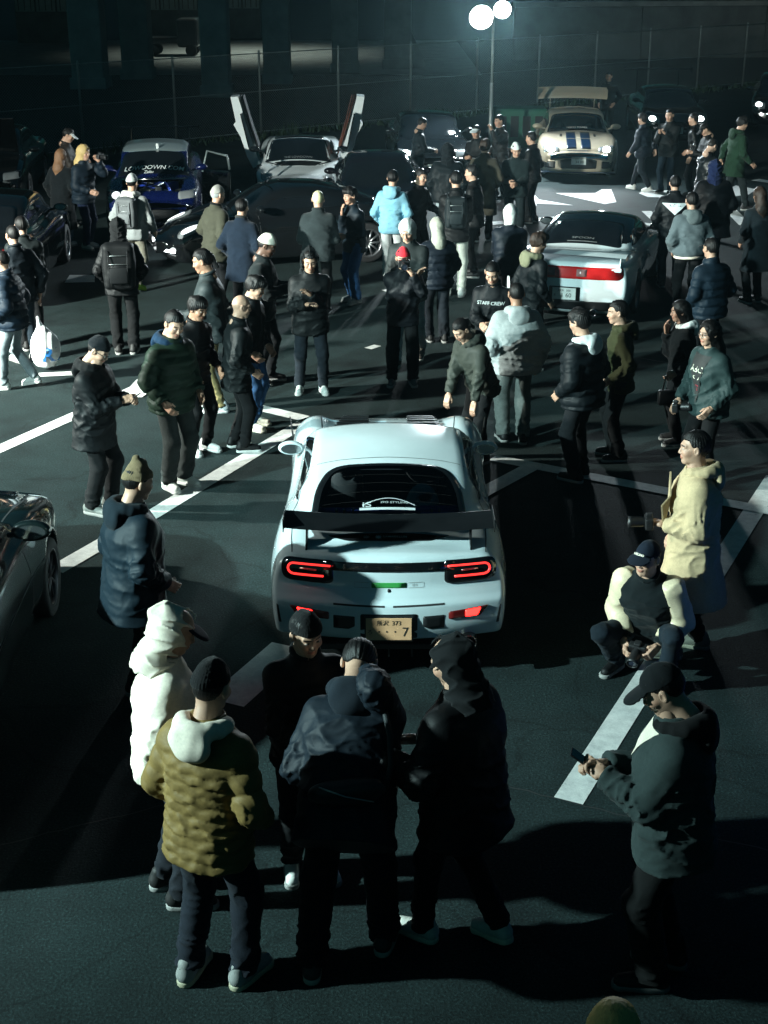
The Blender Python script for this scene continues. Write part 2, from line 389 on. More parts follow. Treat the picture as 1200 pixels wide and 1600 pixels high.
def _hairline(P, pts):
    return np.interp(P[:, 1], [p[0] for p in pts], [p[1] for p in pts]).astype(np.float32)
def hair_tpl(kind):
    def strands(P, f, amp, seed): return amp * (np.sin(np.arctan2(P[:, 0], P[:, 1] + 0.02) * f + 2.5 * wob(P, 30, seed)) * 0.6 + wob(P, 70, seed + 1))
    def short(P):
        d = _skull(P, 0.012) + strands(P, 26, 0.0035, 3)
        return smax(d, _hairline(P, [(-0.12, -0.070), (-0.05, -0.050), (-0.02, 0.010), (0.02, 0.030), (0.045, 0.068), (0.10, 0.082)]) + 0.007 * wob(P, 90, 31) - P[:, 2], 0.012)
    def crop(P):
        d = _skull(P, 0.006) + strands(P, 30, 0.0015, 4)
        return smax(d, _hairline(P, [(-0.12, -0.060), (-0.05, -0.045), (-0.02, 0.010), (0.02, 0.026), (0.045, 0.066), (0.10, 0.084)]) - P[:, 2], 0.01)
    def messy(P):
        d = smin(_skull(P, 0.021), ellip(P, (0.01, 0.03, 0.085), (0.075, 0.078, 0.052)), 0.03) + strands(P, 34, 0.0045, 5) + 0.006 * wob(P, 48, 15)
        return smax(d, _hairline(P, [(-0.13, -0.085), (-0.05, -0.07), (-0.02, -0.012), (0.03, 0.012), (0.06, 0.046), (0.12, 0.044)]) - P[:, 2], 0.012)
    def bob(P):
        d = smin(_skull(P, 0.020), limb(P * np.array((1, 1.05, 1), np.float32), (0, -0.035, 0.0), (0, -0.05, -0.13), 0.092, 0.082), 0.04) + strands(P, 48, 0.003, 6) + 0.004 * wob(P, 34, 18)
        d = smax(d, -ellip(P, (0, 0.125, -0.04), (0.072, 0.10, 0.11)), 0.015)
        return smax(d, (-0.155 - 0.3 * np.maximum(P[:, 1], 0)) - P[:, 2] + 0.01 * wob(P, 60, 9), 0.01)
    def long(P):
        d = smin(_skull(P, 0.020), limb(P, (0, -0.035, 0.0), (0, -0.075, -0.22), 0.090, 0.098), 0.04)
        d = smin(d, limb(P, (0, -0.075, -0.2), (0, -0.095, -0.40), 0.09, 0.055), 0.05) + strands(P, 52, 0.003, 7) + 0.005 * wob(P, 30, 17)
        d = smax(d, -ellip(P, (0, 0.12, -0.06), (0.070, 0.105, 0.16)), 0.015)
        return smax(d, P[:, 1] - 0.10, 0.01)
    def pony(P): return smin(short(P), limb(P, (0, -0.115, 0.03), (0, -0.135, -0.10), 0.026, 0.016) + strands(P, 14, 0.003, 8), 0.015)
    def beanie(P):
        Q = P.copy(); Q[:, 2] = np.where(Q[:, 2] > 0.05, 0.05 + (Q[:, 2] - 0.05) * 0.80, Q[:, 2])
        cut = 0.036 + 0.20 * np.minimum(P[:, 1], 0.06) - P[:, 2]
        a = np.arctan2(P[:, 0], P[:, 1] + 0.014)
        off = 0.007 + 0.006 / (1 + np.exp(-(cut + 0.048) / 0.0035)) + 0.0016 * np.sin(a * 44)
        d = _skull(Q, 0.0) - off + 0.004 * wob(P, 45, 11)
        return smax(d, cut, 0.008)
    def slouch(P):
        d = smin(beanie(P), limb(P, (0, -0.03, 0.13), (0, -0.055, 0.165), 0.055, 0.030), 0.03)
        return smax(d + 0.006 * wob(P, 50, 12), -limb(P, (-0.05, -0.03, 0.172), (0.05, -0.03, 0.172), 0.008, 0.008), 0.012)
    def cap(P):
        d = smax(_skull(P, 0.008) + 0.001 * np.sin(np.arctan2(P[:, 0], P[:, 1] + 0.014) * 6), 0.040 - 0.05 * (P[:, 1] < 0) * 0 - P[:, 2], 0.006)
        q = P.copy(); q[:, 2] += 2.2 * q[:, 0] ** 2 + 0.22 * np.maximum(q[:, 1] - 0.08, 0)
        brim = smax(ellip(q, (0, 0.105, 0.050), (0.083, 0.088, 0.012)), 0.05 - P[:, 1], 0.01)
        return smin(d, np.maximum(brim, np.abs(q[:, 2] - 0.050) - 0.0045), 0.006)
    def hood(P):
        o = smin(ellip(P, (0, -0.020, 0.012), (0.108, 0.128, 0.126)), limb(P, (0, -0.03, -0.08), (0, -0.035, -0.20), 0.098, 0.118), 0.04)
        o = smin(o, limb(P, (0, -0.09, 0.085), (0, -0.145, 0.055), 0.045, 0.022), 0.05) - 0.013 * (1 - np.abs(wob(P, 40, 14))) ** 3 + 0.004 - 0.004 * np.exp(-(P[:, 0] / 0.008) ** 2)
        cav = smin(ellip(P, (0, 0.0, 0.010), (0.096, 0.118, 0.118)), limb(P, (0, -0.01, -0.06), (0, -0.03, -0.3), 0.085, 0.11), 0.03)
        d = smax(o, -cav, 0.012)
        return smax(d, -limb(P, (0, 0.14, 0.03), (0, 0.15, -0.09), 0.082, 0.070), 0.014)
    fs = dict(short=short, crop=crop, messy=messy, bob=bob, long=long, pony=pony, beanie=beanie, slouch=slouch, cap=cap, hood=hood)
    return _tpl(('hair', kind), fs[kind], (-0.17, -0.20, -0.50 if kind == 'long' else -0.34 if kind in ('hood', 'bob') else -0.16), (0.17, 0.22, 0.24), 0.0068)
def hood_down_tpl():
    def f(P):
        d = np.full(len(P), 9.0, np.float32); pts = []
        for k in range(13):
            a = -math.pi * 0.86 + k * math.pi * 1.72 / 12
            pts.append((math.sin(a) * 0.098, -math.cos(a) * 0.098 - 0.012, 0.012 * math.cos(a) - 0.002, 0.030 + 0.016 * (math.cos(a) * 0.5 + 0.5)))
        for p, q in zip(pts[:-1], pts[1:]): d = smin(d, limb(P, p[:3], q[:3], p[3], q[3]), 0.02)
        d = smin(d, ellip(P, (0, -0.128, -0.055), (0.118, 0.050, 0.088)), 0.035)
        d = smax(d, -limb(P, (0, -0.07, 0.03), (0, -0.105, -0.035), 0.035, 0.018), 0.02)
        return d + 0.007 * wob(P, 34, 21)
    return _tpl('hood_down', f, (-0.22, -0.24, -0.19), (0.22, 0.16, 0.12), 0.009)
def shoe_tpl():
    def up(P):
        d = limb(P, (0, -0.048, 0.052), (0.004, 0.150, 0.040), 0.040, 0.037)
        d = smin(d, limb(P, (0, -0.045, 0.06), (0, -0.035, 0.105), 0.041, 0.040), 0.03)
        d = smin(d, limb(P, (0, 0.02, 0.075), (0, 0.10, 0.052), 0.030, 0.026), 0.03)
        d = d - 0.0025 * np.sin(P[:, 1] * 260) * (np.abs(P[:, 0]) < 0.018) * (P[:, 1] > 0.02) * (P[:, 1] < 0.11)
        return smax(d, 0.020 - P[:, 2], 0.006)
    def sole(P):
        q = P.copy(); q[:, 2] = 0; t, r = limb_t(q, (0, -0.050, 0), (0.006, 0.152, 0))
        d = r - (0.043 + 0.004 * np.sin(t * 6.0) + 0.003 * t)
        return smax(d, np.abs(P[:, 2] - 0.0155) - 0.0155, 0.006)
    return _tpl('shoe', up, (-0.07, -0.12, -0.02), (0.07, 0.22, 0.17), 0.008), _tpl('sole', sole, (-0.07, -0.12, -0.02), (0.07, 0.23, 0.05), 0.008)
def tpl_mesh(key, tpl):
    k = ('me', key)
    if k not in TPL: TPL[k] = mesh_from(key if isinstance(key, str) else key[-1], tpl[0], tpl[1])
    return TPL[k]

def _ik(a, t, l1, l2, pole):
    a, t, pole = Vector(a), Vector(t), Vector(pole); d = t - a; L = d.length; mx = (l1 + l2) * 0.998
    if L > mx: d = d * (mx / L); L = mx; t = a + d
    n = d.normalized(); p = (pole - n * pole.dot(n)).normalized()
    c = max(-1, min(1, (l1 * l1 + L * L - l2 * l2) / (2 * l1 * L)))
    return a + n * (l1 * c) + p * (l1 * math.sqrt(1 - c * c)), t

ARM = {'down': (0.265, 0.04, -0.05), 'pocket': (0.215, 0.13, 0.02), 'phone': (0.05, 0.33, 0.26), 'phone_low': (0.06, 0.33, 0.17),
       'film': (0.10, 0.27, 0.56), 'chin': (0.03, 0.17, 0.44), 'back': (0.22, -0.06, -0.03), 'swing': (0.25, 0.20, 0.0), 'swingb': (0.25, -0.16, 0.0),
       'tuck': (0.09, 0.21, 0.16), 'hold': (0.13, 0.25, 0.10)}
PEOPLE = []
def person(label, foot=None, head=None, H=None, face=0, lean=4, arms=('down', 'down'), stride=0.0, stance=0.10, twist=0,
           head_pitch=5, head_yaw=0, hair='short', hair_col=(0.012, 0.010, 0.010), hat=None, hat_col=(0.02, 0.02, 0.025), skin=(0.50, 0.31, 0.22),
           top=(0.02, 0.025, 0.03), top_kind='nylon', style='jacket', bulk=1.0, hem=-0.14, hood=None, trousers=(0.015, 0.018, 0.022), baggy=1.0,
           trouser_kind='denim', shoe=(0.03, 0.03, 0.03), sole=(0.25, 0.25, 0.24), vox=None, crouch=None, group=None, collar=None, pelvis=None, feet=None, shadowless=False):
    # where: the feet's pixel on the ground, or the top of the head at a usual height
    if foot is not None:
        pos = at_z(foot[0], foot[1], 0.0)
        if H is None:
            d = ray(*head); t = pos.y / d.y; H = CAM_H + d.z * t if abs(lean) < 12 else 1.72
            H = max(1.56, min(1.86, H))
    else:
        H = H or 1.72; pos = at_z(head[0], head[1], H); pos.z = 0.0
    s = H / 1.75; rz = -R(face)
    dist = (pos - cam.location).length
    if vox is None: vox = 0.0125 if dist < 13 else 0.016 if dist < 20 else 0.022
    root = empty('person', pos, rz); tag(root, label, 'person', group)
    rnd = np.random.default_rng(abs(hash(label)) % 100000 if False else sum(ord(c) * (i + 3) for i, c in enumerate(label)) % 100000)
    seed = int(rnd.integers(1, 9999))
    V3 = lambda *a: Vector(a)
    hipz = 0.925 * s if pelvis is None else pelvis[2]
    pel = V3(0, 0, hipz) if pelvis is None else V3(*pelvis)
    lr = R(lean); up = V3(0, math.sin(lr), math.cos(lr)); fw = V3(0, math.cos(lr), -math.sin(lr)); rt = V3(1, 0, 0)
    def T(x, y, z): return pel + rt * (x * s) + fw * (y * s) + up * (z * s)
    # legs
    if feet is None:
        fl = V3(-stance, -stride * 0.5, 0) * s; fr = V3(stance, stride * 0.5, 0) * s
        if abs(stride) < 0.05:
            j = rnd.uniform(-0.06, 0.06); fl.y += j; fr.y -= j
    else: fl, fr = V3(*feet[0]), V3(*feet[1])
    lift = [0, 0]
    if abs(stride) > 0.3: lift[0 if stride > 0 else 1] = 0.05 * s
    ank = [fl + V3(0, 0, 0.085 * s + lift[0]), fr + V3(0, 0, 0.085 * s + lift[1])]
    hips = [pel + V3(-0.092 * s, 0, -0.02 * s), pel + V3(0.092 * s, 0, -0.02 * s)]
    L1, L2 = 0.425 * s, 0.42 * s
    knees = []
    for i in (0, 1):
        sg = -1 if i == 0 else 1
        k, a = _ik(hips[i], ank[i], L1, L2, V3(sg * (0.15 if pelvis is None else 0.45), 1, 0.15)); knees.append(k); ank[i] = a
    # arms (targets in the torso's frame, x outward)
    sh = [T(-0.172, -0.005, 0.440), T(0.172, -0.005, 0.440)]
    elb, wri = [], []
    for i in (0, 1):
        sg = -1 if i == 0 else 1; t = arms[i]
        if isinstance(t, str): t = ARM[t]; tx = (t[0] * sg, t[1] + rnd.uniform(-.02, .02), t[2] + rnd.uniform(-.02, .02))
        else: tx = t
        e, w = _ik(sh[i], T(*tx), 0.285 * s, 0.255 * s, rt * (0.55 * sg) - fw * 0.45 - up * 1.0); elb.append(e); wri.append(w)
    # head
    hp = lr * 0.75 + R(head_pitch); nb = T(0, -0.005, 0.555)
    neck_dir = V3(0, math.sin(lr * 0.6 + R(head_pitch) * 0.45 + 0.12), math.cos(lr * 0.6 + R(head_pitch) * 0.45 + 0.12))
    hc = nb + neck_dir * (0.150 * s) + fw * 0.012
    HM = Matrix.Translation(hc) @ Euler((-hp, 0, -R(head_yaw)), 'ZXY').to_matrix().to_4x4() @ Matrix.Scale(s * 0.99, 4)
    if head is not None and abs(lean) < 30:      # set the head, not the feet, over its pixel
        off = Matrix.Rotation(rz, 3, 'Z') @ hc; d = ray(*head); t = pos.y / d.y
        if foot is not None: pos.x = 0.2 * pos.x + 0.8 * (d.x * t - off.x)
        else: pos.x -= off.x; pos.y -= off.y
        root.location = pos
    # ---- body: head, neck, trunk, limbs and hands as one mesh
    VV, FF, CC = [], [], []
    sk = np.array(skin, np.float32)
    def addm(V, F, M, C):
        M = np.array(M, np.float32); o = sum(len(v) for v in VV)
        VV.append(V @ M[:3, :3].T + M[:3, 3]); FF.append(F + o); CC.append(np.broadcast_to(C, (len(V), 3)))
    hv, hf = head_tpl()
    C = np.tile(sk, (len(hv), 1)); ax = np.abs(hv[:, 0])
    C[hv[:, 2] < -0.03] *= 0.96
    br = (hv[:, 1] > 0.05) & (ax > 0.012) & (ax < 0.052) & (np.abs(hv[:, 2] - 0.031 + 0.10 * (ax - 0.03) ** 2) < 0.0055); C[br] = np.array(hair_col) * 1.2 + 0.01
    ey = (hv[:, 1] > 0.06) & (((ax - 0.031) / 0.0155) ** 2 + ((hv[:, 2] - 0.008) / 0.0060) ** 2 < 1); C[ey] = (0.45, 0.42, 0.40)
    pu = (hv[:, 1] > 0.06) & (((ax - 0.030) / 0.0078) ** 2 + ((hv[:, 2] - 0.008) / 0.0066) ** 2 < 1); C[pu] = (0.012, 0.010, 0.010)
    lp = (hv[:, 1] > 0.07) & (ax < 0.026) & (np.abs(hv[:, 2] + 0.060) < 0.0105); C[lp] = sk * np.array((0.86, 0.58, 0.58))
    ck = (hv[:, 1] > 0.03) & (ax > 0.02) & (np.abs(hv[:, 2] + 0.025) < 0.02); C[ck] *= np.array((1.06, 0.97, 0.95))
    addm(hv, hf, HM, C)
    def bone(a, b, ra, rb, n=8):
        m = MB().tube([a, (Vector(a) + Vector(b)) / 2, b], [ra, (ra + rb) / 2, rb], n, cap=False); V = np.array(m.V, np.float32); F = np.array(m.F, np.int32)
        addm(V, F, np.eye(4), sk)
    bone(T(0, 0, 0), T(0, 0, 0.3), 0.10 * s, 0.11 * s, 12); bone(T(0, 0, 0.3), T(0, 0, 0.5), 0.11 * s, 0.07 * s, 12); bone(T(0, 0, 0.44), hc - neck_dir * 0.05, 0.07 * s, 0.052 * s, 14)
    for i in (0, 1):
        bone(hips[i], knees[i], 0.07 * s, 0.05 * s); bone(knees[i], ank[i], 0.05 * s, 0.036 * s)
        bone(sh[i], elb[i], 0.042 * s, 0.036 * s); bone(elb[i], wri[i], 0.036 * s, 0.026 * s)
    grips = []
    for i in (0, 1):
        sg = -1 if i == 0 else 1; a = arms[i]
        f = (wri[i] - elb[i]).normalized()
        held = a in ('phone', 'phone_low', 'film', 'chin', 'hold') or (not isinstance(a, str))
        nrm = (-up * 0.35 + fw * 0.2 - rt * sg * 0.6) if a in ('phone', 'phone_low', 'film') else (-up) if not isinstance(a, str) else (-rt * sg if not held else (-fw * 0.6 - rt * sg * 0.5))
        z = -(nrm - f * nrm.dot(f)).normalized(); x = f.cross(z)
        hv2, hf2 = hand_tpl(0.85 if a in ('phone', 'phone_low', 'film', 'hold') else 0.38)
        S = Matrix(((x.x, f.x, z.x), (x.y, f.y, z.y), (x.z, f.z, z.z))).to_4x4()
        mir = Matrix.Diagonal((1 if sg > 0 else -1, 1, 1, 1))
        M = Matrix.Translation(wri[i] + f * 0.012) @ S @ mir @ Matrix.Scale(s, 4)
        addm(hv2, hf2 if sg > 0 else hf2[:, ::-1], M, sk * np.array((0.98, 0.94, 0.92)))
        grips.append((wri[i] + f * (0.085 * s) - z * 0.02, f, z))
    body = link('body', mesh_from('body', np.concatenate(VV), np.concatenate(FF), True, [skin_mat()], colors=np.concatenate(CC)), root)
    # ---- jacket
    puff = style == 'puffer'; quilt = style == 'quilt'; coat = style == 'coat'
    B = bulk * (1.20 if puff else 1.12 if coat or quilt else 1.06 if style == 'hoodie' else 1.0)
    prof = [(-0.62, 0.235, 0.205), (-0.35, 0.215, 0.178), (-0.14, 0.190, 0.142), (0.0, 0.182, 0.134), (0.15, 0.176, 0.126), (0.32, 0.186, 0.134), (0.41, 0.176, 0.124), (0.470, 0.146, 0.104), (0.525, 0.100, 0.084), (0.575, 0.074, 0.072)]
    frx = pchip([(a, b) for a, b, _ in prof]); fry = pchip([(a, c) for a, _, c in prof])
    aP = np.array(pel, np.float32); aU, aF = np.array(up, np.float32), np.array(fw, np.float32)
    sleeve_end = 0.97
    def jacket(P):
        q = P - aP; X = q[:, 0] / s; Yt = (q @ aF) / s; Z = (q @ aU) / s
        if hem < -0.2: Yt = Yt - 0.12 * lean / 30.0 * np.minimum(Z, 0) * 0
        Pa = np.stack([X * 0.8 + 0.5 * Z, Yt * 0.8, Z * 1.25], 1).astype(np.float32)
        rg1 = (1 - np.abs(wob(Pa, 26, seed))) ** 3; rg2 = (1 - np.abs(wob(Pa, 58, seed + 3))) ** 3
        fold = (0.017 * rg1 + 0.006 * rg2 - 0.005) * np.clip(1.2 - np.abs(Z - 0.12) * 2.2, 0.35, 1) + 0.004 * wob(P, 26, seed + 1)
        if coat: fold = fold * 0.7
        if style in ('hoodie', 'puffer'): fold = fold - 0.022 * np.clip(1 - (Z - hem) / 0.07, 0, 1) ** 2
        if puff: fold = fold * 0.55 + 0.020 * np.abs(np.sin((Z + 0.012 * wob(P, 14, seed)) * math.pi / 0.105)) ** 0.55 - 0.006
        if quilt:
            ar = np.arctan2(X, -Yt) * 0.175; w = Z + 0.007 * np.sin(ar * 2 * math.pi / 0.12 + 1.6 * np.floor(Z / 0.056)) + 0.004 * wob(P, 30, seed + 9); row = np.floor(w / 0.056)
            fold = fold * 0.5 + 0.0125 * np.abs(np.sin(w * math.pi / 0.056)) ** 0.5 * (0.8 + 0.3 * wob(P, 60, seed + 21))
        rx = frx(Z) * (1 + (B - 1) * np.clip((0.60 - Z) * 4, 0, 1)); ry = fry(Z) * (1 + (B - 1) * 1.3 * np.clip((0.60 - Z) * 4, 0, 1))
        e = (np.abs(X / rx) ** 2.4 + np.abs(Yt / ry) ** 2.4) ** (1 / 2.4)
        d = (e - 1) * np.minimum(rx, ry) * 0.92
        d = smax(d * s - fold, np.maximum(hem + 0.006 * wob(P, 12, seed + 2) - Z, Z - 0.585) * s, 0.012)
        for i in (0, 1):
            t1, r1 = limb_t(P, sh[i], elb[i]); t2, r2 = limb_t(P, elb[i], wri[i])
            k = 0.010 * (1 + 0.4 * B)
            w1 = k * (1.5 * (1 - np.abs(wob(P, 44, seed + 5 + i))) ** 2.5 - 0.5) * np.clip(t1 * 1.4 - 0.15, 0.1, 1); w2 = k * (1.7 * (1 - np.abs(wob(P, 52, seed + 7 + i))) ** 2.5 - 0.5) * np.clip(1.15 - t2 * 0.7, 0, 1)
            if puff or quilt:
                w1 = w1 * .4 + 0.015 * np.abs(np.sin(t1 * math.pi * 2.9)) ** 0.6 - 0.004; w2 = w2 * .4 + 0.015 * np.abs(np.sin(t2 * math.pi * 2.6)) ** 0.6 - 0.004
            d1 = r1 - s * B * (0.066 - 0.006 * t1) - w1
            d2 = r2 - s * B * (0.060 - 0.016 * t2) - w2
            f = (np.array(wri[i]) - np.array(elb[i])); f /= np.linalg.norm(f)
            d2 = smax(d2, ((P - np.array(wri[i], np.float32)) @ f.astype(np.float32)) + 0.006, 0.01)
            d = smin(d, smin(d1, d2, 0.025), 0.028 + 0.045 * np.clip(1 - t1 * 2.2, 0, 1))
        # open neck
        return smax(d, -limb(P, T(0, 0.012, 0.545), T(0, 0.03, 0.66), 0.055 * s, 0.075 * s), 0.01)
    pts = [T(x, y, z) for x in (-.32, .32) for y in (-.27, .27) for z in (hem - .03, .6)] + elb + wri
    lo = np.min([tuple(p) for p in pts], 0) - 0.12; hi = np.max([tuple(p) for p in pts], 0) + 0.12
    v, f = surfnet(jacket, lo, hi, vox)
    nm = {'puffer': 'puffer_jacket', 'quilt': 'quilted_jacket', 'coat': 'coat', 'hoodie': 'sweatshirt'}.get(style, 'jacket')
    jk = link(nm, mesh_from(nm, v, f, True, [fabric(top, top_kind)]), root)
    # ---- trousers
    def pants(P):
        d = limb(P, hips[0] + V3(0.01, 0, 0.02), hips[1] + V3(-0.01, 0, 0.02), 0.100 * s, 0.100 * s)
        d = smin(d, limb(P, pel, T(0, 0, 0.12), 0.108 * s, 0.100 * s), 0.05)
        for i in (0, 1):
            t1, r1 = limb_t(P, hips[i], knees[i]); t2, r2 = limb_t(P, knees[i], ank[i])
            w1 = 0.013 * ((1 - np.abs(wob(P, 36, seed + 11 + i))) ** 2.5 - 0.35) * np.clip(np.abs(t1 - 0.5) * 2, 0.25, 1)
            w2 = 0.019 * ((1 - np.abs(wob(P * np.array((0.7, 0.7, 1.3), np.float32), 42, seed + 13 + i))) ** 2.5 - 0.35) * np.clip(np.abs(t2 - 0.3) * 2.0, 0.25, 1.0)
            d1 = r1 - s * (0.094 - 0.022 * t1) * (0.65 + 0.35 * baggy) - w1; d2 = r2 - s * (0.070 - 0.010 * t2) * baggy - w2
            d = smin(d, smin(d1, d2, 0.03), 0.022)
        d = d - 0.005 * wob(P, 24, seed + 15)
        return d
    def pants_cut(P):
        d = pants(P)
        for i in (0, 1):
            f = np.array(ank[i] - knees[i]); f = (f / np.linalg.norm(f)).astype(np.float32); near = np.linalg.norm(P - np.array(ank[i], np.float32), axis=1) < 0.25
            d = np.where(near, smax(d, (P - np.array(ank[i], np.float32)) @ f - 0.015 * s, 0.01), d)
        return d
    pts = hips + knees + ank; lo = np.min([tuple(p) for p in pts], 0) - 0.15; hi = np.max([tuple(p) for p in pts], 0) + 0.16
    v, f = surfnet(pants_cut, lo, hi, vox * 1.1)
    link('trousers', mesh_from('trousers', v, f, True, [fabric(trousers, trouser_kind)]), root)
    # ---- shoes
    up_t, so_t = shoe_tpl()
    for i in (0, 1):
        sg = -1 if i == 0 else 1; p = ank[i].copy(); p.z = lift[i] if not lift[i] else lift[i] * 0.7
        so = link('shoe', tpl_mesh('shoe', up_t), root, fabric(shoe, 'shoe'), loc=(p.x, p.y, p.z), rot=(R(-14) if lift[i] else 0, 0, -sg * R(9)), scale=(s, s, s))
        link('sole', tpl_mesh('sole', so_t), so, fabric(sole, 'shoe'))
    # ---- hair, hats, hoods
    Hm = HM
    if hair: link('hair', tpl_mesh(('hair', hair), hair_tpl(hair)), root, fabric(hair_col, 'hair'), matrix=Hm)
    if hat: link({'slouch': 'beanie'}.get(hat, hat), tpl_mesh(('hair', hat), hair_tpl(hat)), root, fabric(hat_col, 'knit' if hat in ('beanie', 'slouch') else 'cotton'), matrix=Hm)
    if hood is not None:
        hm = Matrix.Translation(T(0, -0.02, 0.545)) @ Euler((-lr * 0.9, 0, 0)).to_matrix().to_4x4() @ Matrix.Scale(s * (1.0 + 0.12 * (bulk - 1)), 4)
        link('hood', tpl_mesh('hood_down', hood_down_tpl()), root, fabric(hood, 'cotton'), matrix=hm)
    elif hat != 'hood' and hair not in ('long', 'bob'):
        rg = []
        for k in range(17):
            a = 2 * math.pi * k / 16; rg.append(T(math.sin(a) * 0.072, math.cos(a) * 0.074 - 0.004, 0.575 - 0.018 * math.cos(a)))
        MB().tube(rg, 0.019 * s, 7, cap=False).build('collar', fabric(collar or top, top_kind), root, True)
    W = Matrix.Translation(pos) @ Matrix.Rotation(rz, 4, 'Z')
    rec = dict(root=root, pos=pos, W=W, T=T, s=s, grips=[(W @ g, W.to_3x3() @ f, W.to_3x3() @ z) for g, f, z in grips], head=W @ hc, HM=W @ HM, fw=W.to_3x3() @ fw, H=H, jacket=jk, up=W.to_3x3() @ up, rt=W.to_3x3() @ rt, wri=[W @ w for w in wri], elb=[W @ e for e in elb])
    PEOPLE.append(rec); return rec
# ------------------------------------------------------------------ cars
def roundpoly(pts, r, n=6):
    """closed outline with rounded corners"""
    out = []; N = len(pts)
    for i in range(N):
        p0, p, p1 = Vector(pts[i - 1]), Vector(pts[i]), Vector(pts[(i + 1) % N])
        a, b = p0 - p, p1 - p; k = r[i] if isinstance(r, (list, tuple)) else r
        k = min(k, a.length * 0.48, b.length * 0.48); q0, q1 = p + a.normalized() * k, p + b.normalized() * k
        for j in range(n + 1):
            t = j / n; out.append(tuple(q0 * (1 - t) ** 2 + p * 2 * t * (1 - t) + q1 * t * t))
    # even out long edges
    res = []
    for i in range(len(out)):
        a, b = Vector(out[i]), Vector(out[(i + 1) % len(out)]); m = max(1, int((b - a).length / 0.06))
        for j in range(m): res.append(tuple(a.lerp(b, j / m)))
    return res
def inside(poly, X, Y):
    r = np.zeros(len(X), bool); n = len(poly); j = n - 1
    for i in range(n):
        xi, yi = poly[i]; xj, yj = poly[j]
        c = ((yi > Y) != (yj > Y)) & (X < (xj - xi) * (Y - yi) / ((yj - yi) if abs(yj - yi) > 1e-12 else 1e-12) + xi); r ^= c; j = i
    return r
PROJ = {'rear': (lambda a, b: (a, -6.0, b), (0, 1, 0)), 'front': (lambda a, b: (a, 6.0, b), (0, -1, 0)),
        'right': (lambda a, b: (4.0, a, b), (-1, 0, 0)), 'left': (lambda a, b: (-4.0, a, b), (1, 0, 0)), 'top': (lambda a, b: (a, b, 4.0), (0, 0, -1))}

